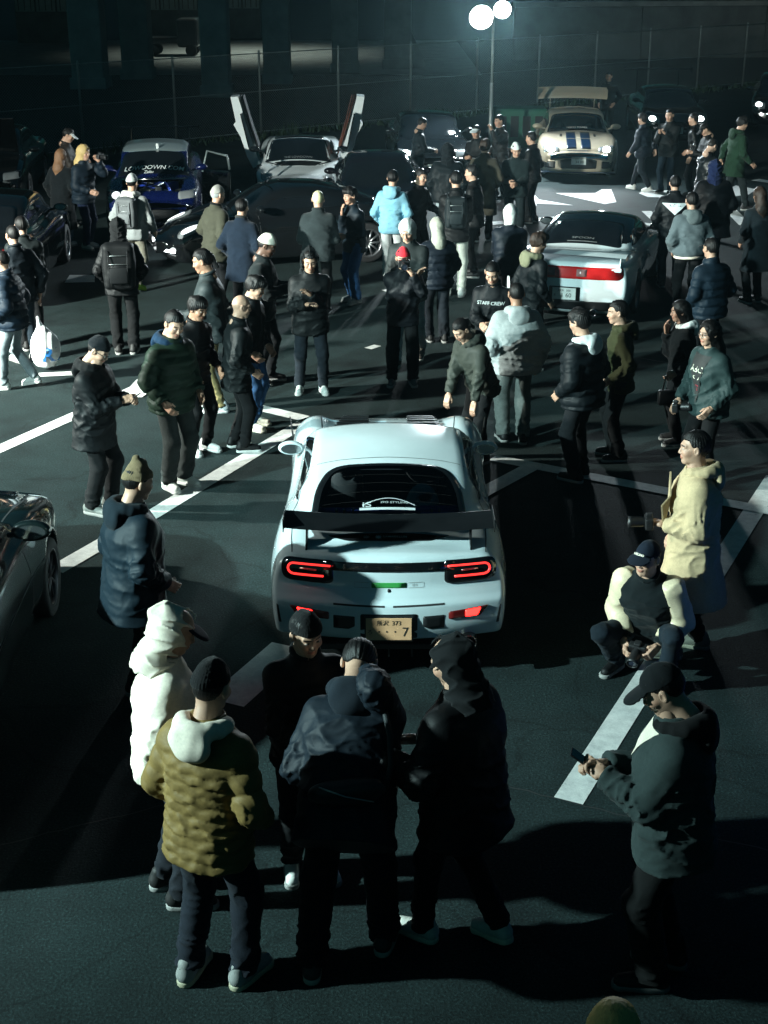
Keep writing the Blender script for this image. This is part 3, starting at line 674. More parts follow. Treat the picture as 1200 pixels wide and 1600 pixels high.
class Car:
    def __init__(s, name, label, pos, heading, spec, body_mat, vox=0.03, group=None, flare=0.0, wheel=0.32, rim=(0.25, 0.25, 0.26), interior=(0.012, 0.012, 0.013), wheel_style=10):
        s.root = empty(name, (pos[0], pos[1], 0), math.atan2(-heading[0], heading[1])); tag(s.root, label, 'car', group)
        s.sp = spec; s.vox = vox
        top, roof, plan, gpl = (pchip(spec[k]) for k in ('top', 'roof', 'plan', 'gplan'))
        front, rear = pchip(spec['front']), pchip(spec['rear'])
        yf, yr = spec['axles']; zg, tan = spec.get('zg', 0.9), spec.get('tan', 0.55)
        crown, rcr, tumb = spec.get('crown', 0.06), spec.get('rcrown', 0.05), spec.get('tumb', 0.10)
        kt, fb = spec.get('k', 0.10), spec.get('fender', 0.05)
        s.wr = wheel; arch = wheel + 0.045
        def f(P):
            x = np.abs(P[:, 0]); y = P[:, 1]; z = P[:, 2]
            w = plan(y)
            for ya in (yf, yr): w = w + flare * np.exp(-((y - ya) / 0.42) ** 4)
            tp = top(y) - crown * (x / w) ** 2
            for ya in (yf, yr): tp = tp + fb * np.exp(-((y - ya) / 0.45) ** 2 - ((x - 0.68) / 0.17) ** 2)
            e = 0.02; sl = (top(y + e) - top(y - e)) / (2 * e)
            d = (z - tp) / np.sqrt(1 + sl * sl)
            wz = w * (1 - 0.09 * np.clip((0.52 - z) / 0.36, 0, 1.2) ** 2 - tumb * np.clip((z - 0.55) / 0.35, 0, 1.5) ** 2)
            d = smax(d, x - wz, kt)
            d = smax(d, y - (front(z) - spec.get('bowf', 0.22) * x * x), 0.07)
            d = smax(d, rear(z) + spec.get('bowr', 0.16) * x * x - y, spec.get('kr', 0.05))
            d = smax(d, spec.get('zb', 0.15) + spec.get('rise', 0.0) * np.clip((-1.5 - y) / 0.5, 0, 1) - z, 0.03)
            rf = roof(y) - rcr * (x / 0.6) ** 2; sl = (roof(y + e) - roof(y - e)) / (2 * e)
            g = smax((z - rf) / np.sqrt(1 + sl * sl), (x - (gpl(y) - tan * np.maximum(z - zg, -0.03))) / math.sqrt(1 + tan * tan), 0.09)
            g = np.maximum(g, tp - 0.14 - z); g = np.maximum(g, x - wz + 0.04)
            d = smin(d, g, 0.03)
            for ya in (yf, yr):
                c = np.sqrt((y - ya) ** 2 + (z - wheel) ** 2) - arch
                d = smax(d, -smax(c, 0.50 - x, 0.02), 0.008)
            return d
        ys = [p[0] for p in spec['plan']]; W = max(p[1] for p in spec['plan']) + flare + 0.04; ZT = max(p[1] for p in spec['roof']) + 0.05
        nx = math.ceil(W / vox) + 1
        s.V, s.F = surfnet(f, (-(nx + 0.5) * vox, ys[0] - 0.12, 0.05), ((nx + 0.5) * vox, ys[-1] + 0.12, ZT), vox, 3)
        s.bvh = BVHTree.FromPolygons([tuple(map(float, v)) for v in s.V], [tuple(map(int, q)) for q in s.F])
        s.mat = body_mat; s.cut = np.zeros(len(s.F), bool); s.fc = s.V[s.F].mean(1)
        a, b = s.V[s.F[:, 2]] - s.V[s.F[:, 0]], s.V[s.F[:, 3]] - s.V[s.F[:, 1]]; s.fn = np.cross(a, b); s.fn /= np.maximum(np.linalg.norm(s.fn, axis=1, keepdims=True), 1e-9)
        s.interior_col = interior
        hw = [plan(np.array([ya]))[0] + flare for ya in (yf, yr)]
        for ya, h in zip((yf, yr), hw):
            for sg in (-1, 1): s.add_wheel(sg * (h - 0.125), ya, sg, rim, wheel_style)
    def add_wheel(s, x, y, sg, rimcol, ns):
        r = s.wr; key = ('wheel', r, ns)
        if key not in TPL:
            ty = MB().lathe([(r * 0.68, -0.11), (r * 0.9, -0.118), (r * 0.97, -0.105), (r, -0.08), (r, 0.08), (r * 0.97, 0.105), (r * 0.9, 0.118), (r * 0.68, 0.11)], 36, 'x')
            ri = MB().lathe([(r * 0.70, -0.10), (r * 0.72, 0.112), (r * 0.66, 0.108), (r * 0.63, 0.06), (r * 0.63, -0.10)], 32, 'x')
            ri.lathe([(0.001, 0.085), (0.05, 0.082), (0.055, 0.05)], 16, 'x')
            for k in range(ns):
                a = 2 * math.pi * k / ns; c = Vector((0.075, math.cos(a) * r * 0.36, math.sin(a) * r * 0.36))
                ri.box(c, (0.025, r * 0.62, 0.030), Euler((a, 0, 0)))
            TPL[key] = (ty.mesh('tyre', plain('tyre_rubber', (0.014, 0.014, 0.015), 0.75), True), ri.mesh('rim', None, True))
        ty, ri = TPL[key]
        w = empty('wheel', (x, y, r), 0, s.root); w.rotation_euler = (0, 0, 0 if sg > 0 else math.pi)
        link('tyre', ty, w); link('rim', ri, w, plain('rim_%g_%g' % (rimcol[0], rimcol[2]), rimcol, 0.3, 0.8))
    def hit(s, a, b, proj, off=0.0):
        o, d = PROJ[proj]; loc, n, _, _ = s.bvh.ray_cast(Vector(o(a, b)), Vector(d))
        if loc is None:
            loc, n, _, _ = s.bvh.find_nearest(Vector({'rear': (a, -2.15, b), 'front': (a, 2.2, b), 'right': (0.72, a, b), 'left': (-0.72, a, b), 'top': (a, b, 0.8)}[proj]))
            lim = Vector(o(a, b)); 
        if n.dot(Vector(d)) > 0: n = -n
        return loc + n * off
    def patch(s, name, poly, proj, mat, off=0.004, rings=6, inner=0.0, parent=None, smooth=True):
        if len(poly) < 8: poly = roundpoly(poly, 0.002, 1)
        cx = sum(p[0] for p in poly) / len(poly); cy = sum(p[1] for p in poly) / len(poly); n = len(poly)
        V, F = [], []; sc = [1 - (1 - inner) * k / rings for k in range(rings + 1)]
        if inner == 0.0: sc = sc[:-1]
        for t in sc:
            for p in poly: V.append(s.hit(cx + (p[0] - cx) * t, cy + (p[1] - cy) * t, proj, off))
        for i in range(len(sc) - 1):
            for k in range(n): k2 = (k + 1) % n; F.append((i * n + k, i * n + k2, (i + 1) * n + k2, (i + 1) * n + k))
        if inner == 0.0:
            V.append(s.hit(cx, cy, proj, off)); b = (len(sc) - 1) * n
            for k in range(n): F.append((b + k, b + (k + 1) % n, len(V) - 1))
        # a skirt so that the piece has an edge that sinks into the body
        b = len(V)
        for p in poly: V.append(s.hit(p[0], p[1], proj, -0.004))
        for k in range(n): k2 = (k + 1) % n; F.append((k2, k, b + k, b + k2))
        me = mesh_from(name, [tuple(v) for v in V], F, smooth, [mat])
        return link(name, me, parent or s.root)
    def strip(s, name, line, proj, mat, w=0.006, off=0.0015, parent=None, close=False):
        pts = [Vector(p) for p in line]; res = []
        if close: pts.append(pts[0])
        for a, b in zip(pts[:-1], pts[1:]):
            m = max(1, int((b - a).length / 0.05)); res += [a.lerp(b, j / m) for j in range(m)]
        res.append(pts[-1]); V, F = [], []
        for i, p in enumerate(res):
            d = res[min(i + 1, len(res) - 1)] - res[max(i - 1, 0)]; n = Vector((-d.y, d.x)).normalized() * (w / 2)
            V.append(s.hit(p.x + n.x, p.y + n.y, proj, off)); V.append(s.hit(p.x - n.x, p.y - n.y, proj, off))
            if i: k = 2 * i; F.append((k - 2, k - 1, k + 1, k))
        return link(name, mesh_from(name, [tuple(v) for v in V], F, True, [mat]), parent or s.root)
    def tube_on(s, name, line, proj, mat, r=0.006, off=0.006, parent=None):
        m = MB().tube([s.hit(a, b, proj, off) for a, b in line], r, 8); return m.build(name, mat, parent or s.root, True)
    def cut_window(s, poly, proj, zmin=0.7, grow=1.0):
        i, j = {'top': (0, 1), 'rear': (0, 2), 'front': (0, 2), 'left': (1, 2), 'right': (1, 2)}[proj]
        d = np.array(PROJ[proj][1], np.float32)
        s.cut |= inside(poly, s.fc[:, i], s.fc[:, j]) & ((s.fn @ d) < -0.1) & (s.fc[:, 2] > zmin)
    def window(s, poly, proj, see=False, mat=None, frit=0.90, name='window'):
        blk = plain('window_frit', (0.006, 0.007, 0.008), 0.25, coat=0.5)
        if see:
            cx = sum(p[0] for p in poly) / len(poly); cy = sum(p[1] for p in poly) / len(poly)
            s.cut_window([(cx + (p[0] - cx) * (frit + 0.03), cy + (p[1] - cy) * (frit + 0.03)) for p in poly], proj)
            w = s.patch(name, poly, proj, mat or glass(), 0.003, 8)
            s.patch('window_edge', poly, proj, blk, 0.005, 2, frit, w); return w
        return s.patch(name, poly, proj, mat or plain('dark_glass', (0.006, 0.008, 0.010), 0.04, coat=0.6), 0.004, 8)
    def finish(s, mat_fn=None, inner=True):
        keep = ~s.cut; F = s.F[keep]; mats = [s.mat]; mi = None
        if mat_fn is not None: mi, mats = mat_fn(s.fc[keep], s.fn[keep])
        link('body', mesh_from('body', s.V, F, True, mats, mi), s.root)
        if s.cut.any() and inner:
            N = np.zeros_like(s.V)
            for k in range(4): np.add.at(N, s.F[:, k], s.fn)
            N /= np.maximum(np.linalg.norm(N, axis=1, keepdims=True), 1e-9)
            Vi = s.V - N * 0.03
            link('interior_lining', mesh_from('interior_lining', Vi, F[:, ::-1], True, [plain('lining_%g_%g' % (s.interior_col[0], s.interior_col[2]), s.interior_col, 0.8)]), s.root)
    def mirror(s, x, y, z, mat, size=1.0):
        for sg in (-1, 1):
            def f(P):
                q = P.copy(); q[:, 0] *= sg
                d = ellip(q, (x + 0.07, y, z), (0.115 * size, 0.075 * size, 0.062 * size)); d = smax(d, (y - 0.035) - q[:, 1], 0.012)
                return smin(d, limb(q, (x - 0.10, y + 0.04, z - 0.05), (x + 0.02, y + 0.02, z - 0.02), 0.022, 0.02), 0.02)
            lo = (min(sg * (x - 0.14), sg * (x + 0.22)), y - 0.12, z - 0.12); hi = (max(sg * (x - 0.14), sg * (x + 0.22)), y + 0.12, z + 0.10)
            v, q = surfnet(f, lo, hi, 0.012, 2); m = link('side_mirror', mesh_from('side_mirror', v, q, True, [mat]), s.root)
            g = [(sg * (x + 0.07) + 0.088 * size * math.cos(a), y - 0.0365, z + 0.044 * size * math.sin(a)) for a in np.linspace(0, 2 * math.pi, 20, endpoint=False)]
            link('mirror_glass', mesh_from('mirror_glass', g, [tuple(range(20))], False, [plain('mirror_glass', (0.35, 0.40, 0.42), 0.05, 0.9)]), m)
    def wing(s, half, y, z, chord, mat, stand_x, thick=0.03, stand_base=None, bow=0.02, endplate=0.0, tilt=0.08):
        w = empty('rear_wing', (0, 0, 0), 0, s.root); n = 14; V, F = [], []; k = 10
        for i in range(n + 1):
            x = -half + 2 * half * i / n; dz = bow * (1 - (x / half) ** 2)
            for j in range(k):
                a = 2 * math.pi * j / k; c, q = math.cos(a), math.sin(a)
                V.append((x, y + 0.5 * chord * c, z + dz + thick * 0.5 * q * (0.55 + 0.45 * c) + tilt * chord * (-c) * 0.5))
        for i in range(n):
            for j in range(k): j2 = (j + 1) % k; F.append((i * k + j, i * k + j2, (i + 1) * k + j2, (i + 1) * k + j))
        F.append(tuple(range(k))); F.append(tuple(range(n * k, n * k + k))[::-1])
        bl = link('wing_blade', mesh_from('wing_blade', V, F, False, [mat]), w)
        for sg in (-1, 1):
            zb = s.hit(sg * stand_x, (stand_base if stand_base is not None else y), 'top').z - 0.015; yb = stand_base if stand_base is not None else y
            h = z + bow * (1 - (stand_x / half) ** 2) - zb
            m = MB(); m.add([(sg * stand_x + t, yy, zz) for t in (-0.007, 0.007) for yy, zz in ((yb - 0.10, zb - 0.02), (yb + 0.10, zb), (y + 0.07, zb + h), (y - 0.05, zb + h))], [(0, 1, 2, 3), (7, 6, 5, 4), (0, 4, 5, 1), (1, 5, 6, 2), (2, 6, 7, 3), (3, 7, 4, 0)])
            m.build('wing_stand', mat, w)
            if endplate: MB().box((sg * (half + 0.004), y, z), (0.008, chord * 1.1, endplate), bev=0.003).build('end_plate', mat, w)
        return w

SPEC = {}
SPEC['rotary_coupe'] = dict(
    top=[(-2.2, .90), (-1.95, .925), (-1.6, .92), (-1.0, .90), (0, .87), (.7, .88), (1.2, .85), (1.7, .75), (2.0, .63), (2.2, .50)],
    roof=[(-2.3, .40), (-2.0, .78), (-1.78, .915), (-1.4, 1.035), (-1.0, 1.128), (-.6, 1.195), (-.2, 1.228), (.1, 1.215), (.35, 1.14), (.7, .97), (1.0, .82), (1.3, .5)],
    plan=[(-2.2, .79), (-1.9, .86), (-1.3, .89), (-.7, .865), (0, .85), (.6, .86), (1.25, .885), (1.7, .86), (2.0, .78), (2.2, .66)],
    gplan=[(-2.1, .50), (-1.75, .60), (-1.3, .70), (-.8, .765), (-.3, .79), (.2, .79), (.7, .75), (1.1, .68)], zg=.88, tan=.52,
    front=[(.1, 2.0), (.25, 2.15), (.45, 2.15), (.62, 2.0), (.8, 1.6)],
    rear=[(.1, -1.80), (.25, -2.04), (.33, -2.15), (.45, -2.18), (.58, -2.165), (.64, -2.12), (.72, -2.075), (.82, -2.055), (.90, -2.02), (.95, -1.93), (1.05, -1.8)],
    axles=(1.23, -1.20), bowr=.20, bowf=.30, crown=.05, fender=.085, kr=.035, zb=.14, rise=.17)
SPEC['mid_engine'] = dict(
    top=[(-2.25, .87), (-1.9, .905), (-1.4, .90), (-.8, .86), (0, .83), (.9, .80), (1.5, .70), (2.0, .56), (2.25, .42)],
    roof=[(-1.6, .55), (-1.25, .80), (-.9, .96), (-.5, 1.08), (-.1, 1.145), (.25, 1.17), (.55, 1.15), (.85, 1.05), (1.2, .88), (1.6, .6)],
    plan=[(-2.25, .80), (-1.9, .88), (-1.2, .905), (-.5, .88), (.2, .86), (1.2, .88), (1.7, .84), (2.1, .70), (2.25, .58)],
    gplan=[(-1.6, .62), (-1.0, .72), (-.4, .76), (.3, .76), (.9, .72), (1.5, .62)], zg=.85, tan=.5,
    front=[(.1, 2.1), (.25, 2.22), (.42, 2.2), (.55, 2.05), (.8, 1.5)],
    rear=[(.1, -1.95), (.25, -2.14), (.45, -2.20), (.62, -2.18), (.78, -2.15), (.88, -2.12), (1.0, -2.0)],
    axles=(1.35, -1.2), bowr=.12, bowf=.35, crown=.03, fender=.03, kr=.04)
SPEC['boxy_coupe'] = dict(
    top=[(-2.35, .93), (-2.1, .975), (-1.5, .97), (-.5, .93), (.7, .94), (1.1, .93), (1.6, .87), (2.1, .77), (2.35, .66)],
    roof=[(-2.1, .6), (-1.75, .93), (-1.35, 1.12), (-.95, 1.28), (-.5, 1.35), (0, 1.36), (.3, 1.325), (.6, 1.19), (1.05, .94), (1.35, .65)],
    plan=[(-2.35, .82), (-2.0, .88), (-1.3, .90), (-.5, .88), (.5, .88), (1.35, .90), (1.9, .86), (2.2, .76), (2.35, .68)],
    gplan=[(-2.0, .60), (-1.3, .72), (-.6, .78), (.3, .78), (1.1, .70)], zg=.95, tan=.42,
    front=[(.1, 2.22), (.25, 2.36), (.5, 2.34), (.68, 2.26), (.8, 2.1)],
    rear=[(.1, -2.1), (.25, -2.28), (.5, -2.34), (.8, -2.30), (.95, -2.22), (1.05, -2.1)],
    axles=(1.36, -1.30), bowr=.10, bowf=.16, crown=.05, fender=.03, k=.08)
SPEC['rear_engine'] = dict(
    top=[(-2.2, .66), (-1.9, .80), (-1.4, .90), (-.6, .91), (.4, .88), (.9, .82), (1.4, .76), (1.9, .66), (2.2, .50)],
    roof=[(-2.3, .5), (-1.9, .80), (-1.4, 1.03), (-.9, 1.19), (-.4, 1.275), (0, 1.29), (.3, 1.24), (.65, 1.06), (1.0, .84), (1.3, .55)],
    plan=[(-2.2, .72), (-1.8, .86), (-1.2, .915), (-.5, .88), (.3, .86), (1.2, .885), (1.7, .86), (2.05, .74), (2.2, .60)],
    gplan=[(-2.0, .48), (-1.4, .62), (-.8, .73), (0, .765), (.6, .72), (1.1, .62)], zg=.9, tan=.55,
    front=[(.1, 2.05), (.25, 2.18), (.42, 2.18), (.6, 2.05), (.8, 1.6)],
    rear=[(.1, -1.95), (.25, -2.15), (.45, -2.2), (.65, -2.15), (.85, -1.95), (1.0, -1.7)],
    axles=(1.2, -1.2), bowr=.3, bowf=.35, crown=.06, fender=.10)
SPEC['sedan'] = dict(
    top=[(-2.3, .93), (-2.0, .98), (-1.4, .97), (-.5, .94), (.7, .95), (1.1, .93), (1.6, .88), (2.05, .80), (2.3, .68)],
    roof=[(-2.0, .65), (-1.65, .96), (-1.25, 1.18), (-.85, 1.36), (-.4, 1.43), (.1, 1.43), (.45, 1.37), (.75, 1.20), (1.15, .95), (1.45, .65)],
    plan=[(-2.3, .80), (-2.0, .86), (-1.3, .87), (-.5, .865), (.5, .865), (1.3, .875), (1.9, .84), (2.2, .74), (2.3, .66)],
    gplan=[(-2.0, .62), (-1.3, .72), (-.6, .76), (.4, .76), (1.2, .68)], zg=.97, tan=.40,
    front=[(.1, 2.2), (.25, 2.32), (.5, 2.30), (.7, 2.22), (.85, 2.05)],
    rear=[(.1, -2.05), (.25, -2.24), (.5, -2.28), (.8, -2.25), (.95, -2.18), (1.05, -2.1)],
    axles=(1.32, -1.26), bowr=.12, bowf=.2, crown=.05, fender=.02, k=.08)

FONTS = {}
def _font():
    if 'f' not in FONTS:
        import os
        p = os.path.join(bpy.utils.system_resource('DATAFILES'), 'fonts', 'Noto Sans CJK Regular.woff2')
        FONTS['f'] = None
    return FONTS['f']
def text_mesh(txt, size, name='lettering', extrude=0.0006, shear=0.0, bold=0.0, align='CENTER'):
    cu = bpy.data.curves.new('tmp_text', 'FONT'); cu.body = txt; cu.size = size; cu.extrude = extrude; cu.align_x = align; cu.align_y = 'CENTER'; cu.shear = shear
    cu.offset = bold; cu.resolution_u = 3
    o = bpy.data.objects.new('tmp_text', cu); COL.objects.link(o)
    dg = bpy.context.evaluated_depsgraph_get(); me = bpy.data.meshes.new_from_object(o.evaluated_get(dg))
    bpy.data.objects.remove(o); bpy.data.curves.remove(cu); me.name = name; return me
def drape_text(car, txt, size, cx, cy, proj, mat, off=0.006, parent=None, flip=False, shear=0.0, bold=0.0, name='lettering', sx=1.0):
    me = text_mesh(txt, size, name, 0.0, shear, bold)
    sgn = -1 if flip else 1
    for v in me.vertices:
        p = car.hit(cx + sgn * v.co.x * sx, cy + sgn * v.co.y if proj == 'top' else cy + v.co.y, proj, off); v.co = p
    me.materials.clear(); me.materials.append(mat)
    return link(name, me, parent or car.root)
def plate(car, x, y, z, facing, top='', bottom='', col=(0.70, 0.40, 0.22), ink=(0.02, 0.025, 0.02), tilt=0.0, w=0.33, h=0.165, small=0.040, big=0.085):
    """number plate: facing -1 looks back, +1 looks forward"""
    p = empty('number_plate', (x, y, z), 0, car.root); p.rotation_euler = (tilt, 0, 0 if facing < 0 else math.pi)
    MB().box((0, 0, 0), (w, 0.008, h), bev=0.003).build('plate_sheet', plain('plate_%g' % col[2], col, 0.45), p)
    MB().box((0, 0.006, 0), (w + 0.02, 0.006, h + 0.02), bev=0.002).build('plate_frame', plain('plate_frame', (0.02, 0.02, 0.02), 0.4), p)
    im = plain('plate_ink', ink, 0.6)
    for t, sz, zz in ((top, small, h * 0.27), (bottom, big, -h * 0.14)):
        if not t: continue
        for txt, xx, s2 in t:
            link('plate_lettering', text_mesh(txt, s2 or sz, 'plate_lettering'), p, im, loc=(xx, -0.0055, zz), rot=(R(90), 0, 0))
    return p
# ------------------------------------------------------------------ the white coupe in the middle
WHITE = paint('white_paint', (0.66, 0.77, 0.80), 0.22)
BLACKP = plain('black_plastic', (0.010, 0.011, 0.012), 0.38)
CARBON = plain('black_carbon', (0.006, 0.007, 0.008), 0.4, coat=0.15)
GLOSSB = plain('gloss_black', (0.006, 0.006, 0.007), 0.12, coat=1.0)
GAP = plain('panel_gap', (0.02, 0.022, 0.024), 0.9)
LED = emit('red_led', (1.0, 0.035, 0.03), 2.6)
REDGLOW = emit('red_brake_glow', (1.0, 0.014, 0.011), 12.0)
REDDARK = plain('dark_red_lens', (0.12, 0.008, 0.008), 0.2, coat=0.8)
hero = Car('sports_coupe', 'white low sports coupe with black rear wing and glowing red U-shaped tail lights', (0.035, 11.26), (0.0, 1.0), SPEC['rotary_coupe'], WHITE,
           vox=0.0135, flare=0.01, wheel=0.315, rim=(0.10, 0.10, 0.11), interior=(0.010, 0.012, 0.016))
c = hero
rw = roundpoly([(-0.60, -1.60), (0.60, -1.60), (0.565, -1.05), (0.46, -0.76), (-0.46, -0.76), (-0.565, -1.05)], [.16, .16, .3, .16, .16, .3], 8)
ws = roundpoly([(-0.66, 0.86), (-0.50, 0.26), (0.50, 0.26), (0.66, 0.86)], [.05, .10, .10, .05], 6)
c.window(ws, 'top', False)
rwin = c.window(rw, 'top', True, glass('rear_glass', (0.80, 0.86, 0.88)), 0.91)
for pj, sg in (('right', 1), ('left', -1)):
    sw = roundpoly([(0.60, 0.935), (0.18, 1.065), (-0.30, 1.095), (-0.76, 1.02), (-1.0, 0.945), (-0.55, 0.925)], [.03, .12, .15, .10, .05, .05], 6)
    c.window(sw, pj, True, glass('side_glass', (0.88, 0.92, 0.93)), 0.93)
# hatch and panel joints
c.strip('panel_gap', [(-0.66, -0.70), (-0.4, -0.665), (0, -0.655), (0.4, -0.665), (0.66, -0.70)], 'top', GAP, 0.007)
for sg in (-1, 1):
    c.strip('panel_gap', [(sg * 0.66, -0.72), (sg * 0.735, -1.2), (sg * 0.72, -1.65), (sg * 0.70, -1.93)], 'top', GAP, 0.007)
    c.strip('panel_gap', [(sg * 0.60, 0.95), (sg * 0.64, 1.5), (sg * 0.55, 1.95)], 'top', GAP, 0.008)
    pj = 'right' if sg > 0 else 'left'
    c.strip('panel_gap', [(0.72, 0.30), (0.74, 0.80)], pj, GAP, 0.007); c.strip('panel_gap', [(-0.62, 0.30), (-0.66, 0.85)], pj, GAP, 0.007)
    c.strip('panel_gap', [(-2.0, 0.60), (-1.62, 0.56)], pj, GAP, 0.006)
# lower black garnish under the glass, with the two small marks
gar = c.patch('hatch_garnish', roundpoly([(-0.46, -1.66), (0.46, -1.66), (0.30, -1.745), (0, -1.765), (-0.30, -1.745)], .03, 4), 'top', GLOSSB, 0.004, 3)
INKW = plain('white_print', (0.72, 0.76, 0.76), 0.6)
drape_text(c, 'RAMARILLUM', 0.030, 0.045, -1.715, 'top', INKW, 0.008, gar, bold=0.0004, name='lettering')
def mark(car, cx, cy, r, proj, mat, parent, name):
    pts = []
    for k in range(16):
        a = 2 * math.pi * k / 16; q = r * (1.0 if k % 2 == 0 else 0.45); pts.append((cx + q * 1.2 * math.sin(a), cy + q * math.cos(a)))
    car.patch(name, pts, proj, mat, 0.008, 2, 0.0, parent)
mark(c, -0.075, -1.715, 0.020, 'top', INKW, gar, 'emblem'); mark(c, -0.165, -1.712, 0.020, 'top', plain('grey_print', (0.22, 0.24, 0.24), 0.6), gar, 'emblem')
# rear glass sticker
stk = plain('grey_sticker', (0.55, 0.62, 0.63), 0.7)
drape_text(c, 'iS', 0.085, -0.165, -1.345, 'top', stk, 0.009, rwin, bold=0.001, name='window_lettering', sx=1.3)
drape_text(c, 'ITO STYLING', 0.036, 0.045, -1.320, 'top', stk, 0.009, rwin, name='window_lettering')
c.strip('window_arc', [(-0.20 + 0.40 * t, -1.35 + 0.085 * math.sin(math.pi * t)) for t in np.linspace(0, 1, 12)], 'top', stk, 0.008, 0.009, rwin)
c.strip('window_arc', [(-0.22, -1.395), (0.20, -1.395)], 'top', stk, 0.030, 0.009, rwin)
# defroster lines
for k in range(4):
    y = -1.30 + k * 0.12; hw = 0.50 - 0.025 * k
    c.strip('heater_wire', [(-hw, y), (0, y + 0.01), (hw, y)], 'top', plain('heater_wire', (0.010, 0.009, 0.008), 0.8), 0.0018, 0.006, rwin)
# tail lights: black oval housings joined by a bar, red tubes inside
tz = 0.805
for sg in (-1, 1):
    L = empty('tail_light', (0, 0, 0), 0, c.root)
    P = roundpoly([(sg * 0.775, tz + 0.075), (sg * 0.40, tz + 0.078), (sg * 0.40, tz - 0.075), (sg * 0.45, tz - 0.088), (sg * 0.775, tz - 0.080)], [.085, .02, .05, .03, .085], 7)
    c.patch('housing', P, 'rear', GLOSSB, 0.010, 5, 0.0, L)
    u = [(sg * 0.42, tz + 0.040)] + [(sg * (0.42 + 0.05 * k), tz + 0.041) for k in range(1, 6)] + [(sg * (0.685 + 0.042 * math.sin(a)), tz + 0.004 + 0.037 * math.cos(a)) for a in np.linspace(0.2, math.pi - 0.2, 9)] + [(sg * (0.67 - 0.05 * k), tz - 0.034) for k in range(0, 5)]
    c.tube_on('light_tube', u, 'rear', LED, 0.0075, 0.014, L)
    c.tube_on('inner_reflector', [(sg * 0.52, tz + 0.006), (sg * 0.64, tz + 0.010)], 'rear', plain('chrome', (0.5, 0.5, 0.5), 0.15, 1.0), 0.006, 0.012, L)
c.patch('light_bar', roundpoly([(-0.47, tz + 0.072), (0.47, tz + 0.072), (0.47, tz + 0.012), (-0.47, tz + 0.012)], .012, 3), 'rear', GLOSSB, 0.010, 3)
# stickers on the tail
c.patch('green_sticker', [(-0.125, 0.738), (0.125, 0.738), (0.125, 0.702), (-0.125, 0.702)], 'rear', plain('green_sticker', (0.03, 0.30, 0.06), 0.6), 0.003, 2)
for sg in (-1, 1): c.strip('outline_sticker', [(sg * 0.14, 0.738), (sg * 0.245, 0.741), (sg * 0.245, 0.704), (sg * 0.14, 0.702)], 'rear', plain('grey_sticker_line', (0.42, 0.45, 0.45), 0.6), 0.004, 0.003)
drape_text(c, 'RX', 0.030, 0.185, 0.720, 'rear', plain('grey_sticker_line', (0.42, 0.45, 0.45), 0.6), 0.003)
c.patch('key_lock', [(0.012 * math.cos(a), 0.685 + 0.012 * math.sin(a)) for a in np.linspace(0, 6.28, 10, endpoint=False)], 'rear', BLACKP, 0.004, 2)
# bumper: slots, reflectors with lamps, vents
for sg in (-1, 1):
    c.strip('bumper_slot', [(sg * 0.03, 0.590), (sg * 0.40, 0.597)], 'rear', GAP, 0.012, 0.002)
    B = c.patch('bumper_lamp', roundpoly([(sg * 0.72, 0.565), (sg * 0.43, 0.540), (sg * 0.43, 0.485), (sg * 0.66, 0.495)], .012, 3), 'rear', REDDARK, 0.008, 3)
    c.patch('brake_glow', roundpoly([(sg * 0.665, 0.556), (sg * 0.55, 0.546), (sg * 0.55, 0.496), (sg * 0.64, 0.500)], .012, 3), 'rear', REDGLOW, 0.011, 2, 0.0, B)
    c.patch('bumper_vent', roundpoly([(sg * 0.40, 0.520), (sg * 0.245, 0.515), (sg * 0.245, 0.440), (sg * 0.29, 0.415), (sg * 0.40, 0.420)], .008, 3), 'rear', BLACKP, 0.003, 2)
    c.patch('corner_vent', roundpoly([(sg * 0.80, 0.55), (sg * 0.815, 0.56), (sg * 0.80, 0.42), (sg * 0.78, 0.42)], .005, 2), 'rear', BLACKP, 0.003, 2)
c.patch('plate_recess', roundpoly([(-0.205, 0.535), (0.205, 0.535), (0.205, 0.335), (-0.205, 0.335)], .015, 3), 'rear', BLACKP, 0.003, 2)
yp = c.hit(0, 0.45, 'rear').y
plate(c, 0, yp - 0.020, 0.432, -1, top=[('所沢', -0.045, 0.042), ('373', 0.055, 0.046)], bottom=[('ろ', -0.135, 0.042), ('・', -0.070, 0.06), ('・', -0.015, 0.06), ('・', 0.045, 0.06), ('7', 0.118, 0.098)], tilt=R(-8))
# under tray, diffuser fins, exhaust
MB().box((0, -1.95, 0.225), (1.30, 0.24, 0.05), bev=0.01).build('diffuser', BLACKP, c.root)
for k in range(-3, 4): MB().box((k * 0.17, -1.95, 0.18), (0.012, 0.26, 0.07)).build('diffuser_fin', BLACKP, c.root)
ex = MB().lathe([(0.050, -2.16), (0.056, -2.17), (0.058, -2.15), (0.058, -1.8), (0.050, -1.85)], 20, 'y', (0.58, 0, 0.30)).build('exhaust_tip', plain('burnt_steel', (0.30, 0.26, 0.24), 0.25, 1.0), c.root, True)
MB().tube([(0.56, -2.15, 0.31), (0.56, -2.14, 0.31)], 0.012, 8).build('tow_eye', emit('red_small_glow', (1, .05, .04), 1.5), c.root)  # tow eye given a red glow in its material, though no lamp
c.wing(0.765, -1.68, 1.075, 0.255, CARBON, 0.60, 0.045, -1.80, -0.035, 0.10, -0.16)
c.mirror(0.78, 0.42, 0.89, WHITE)
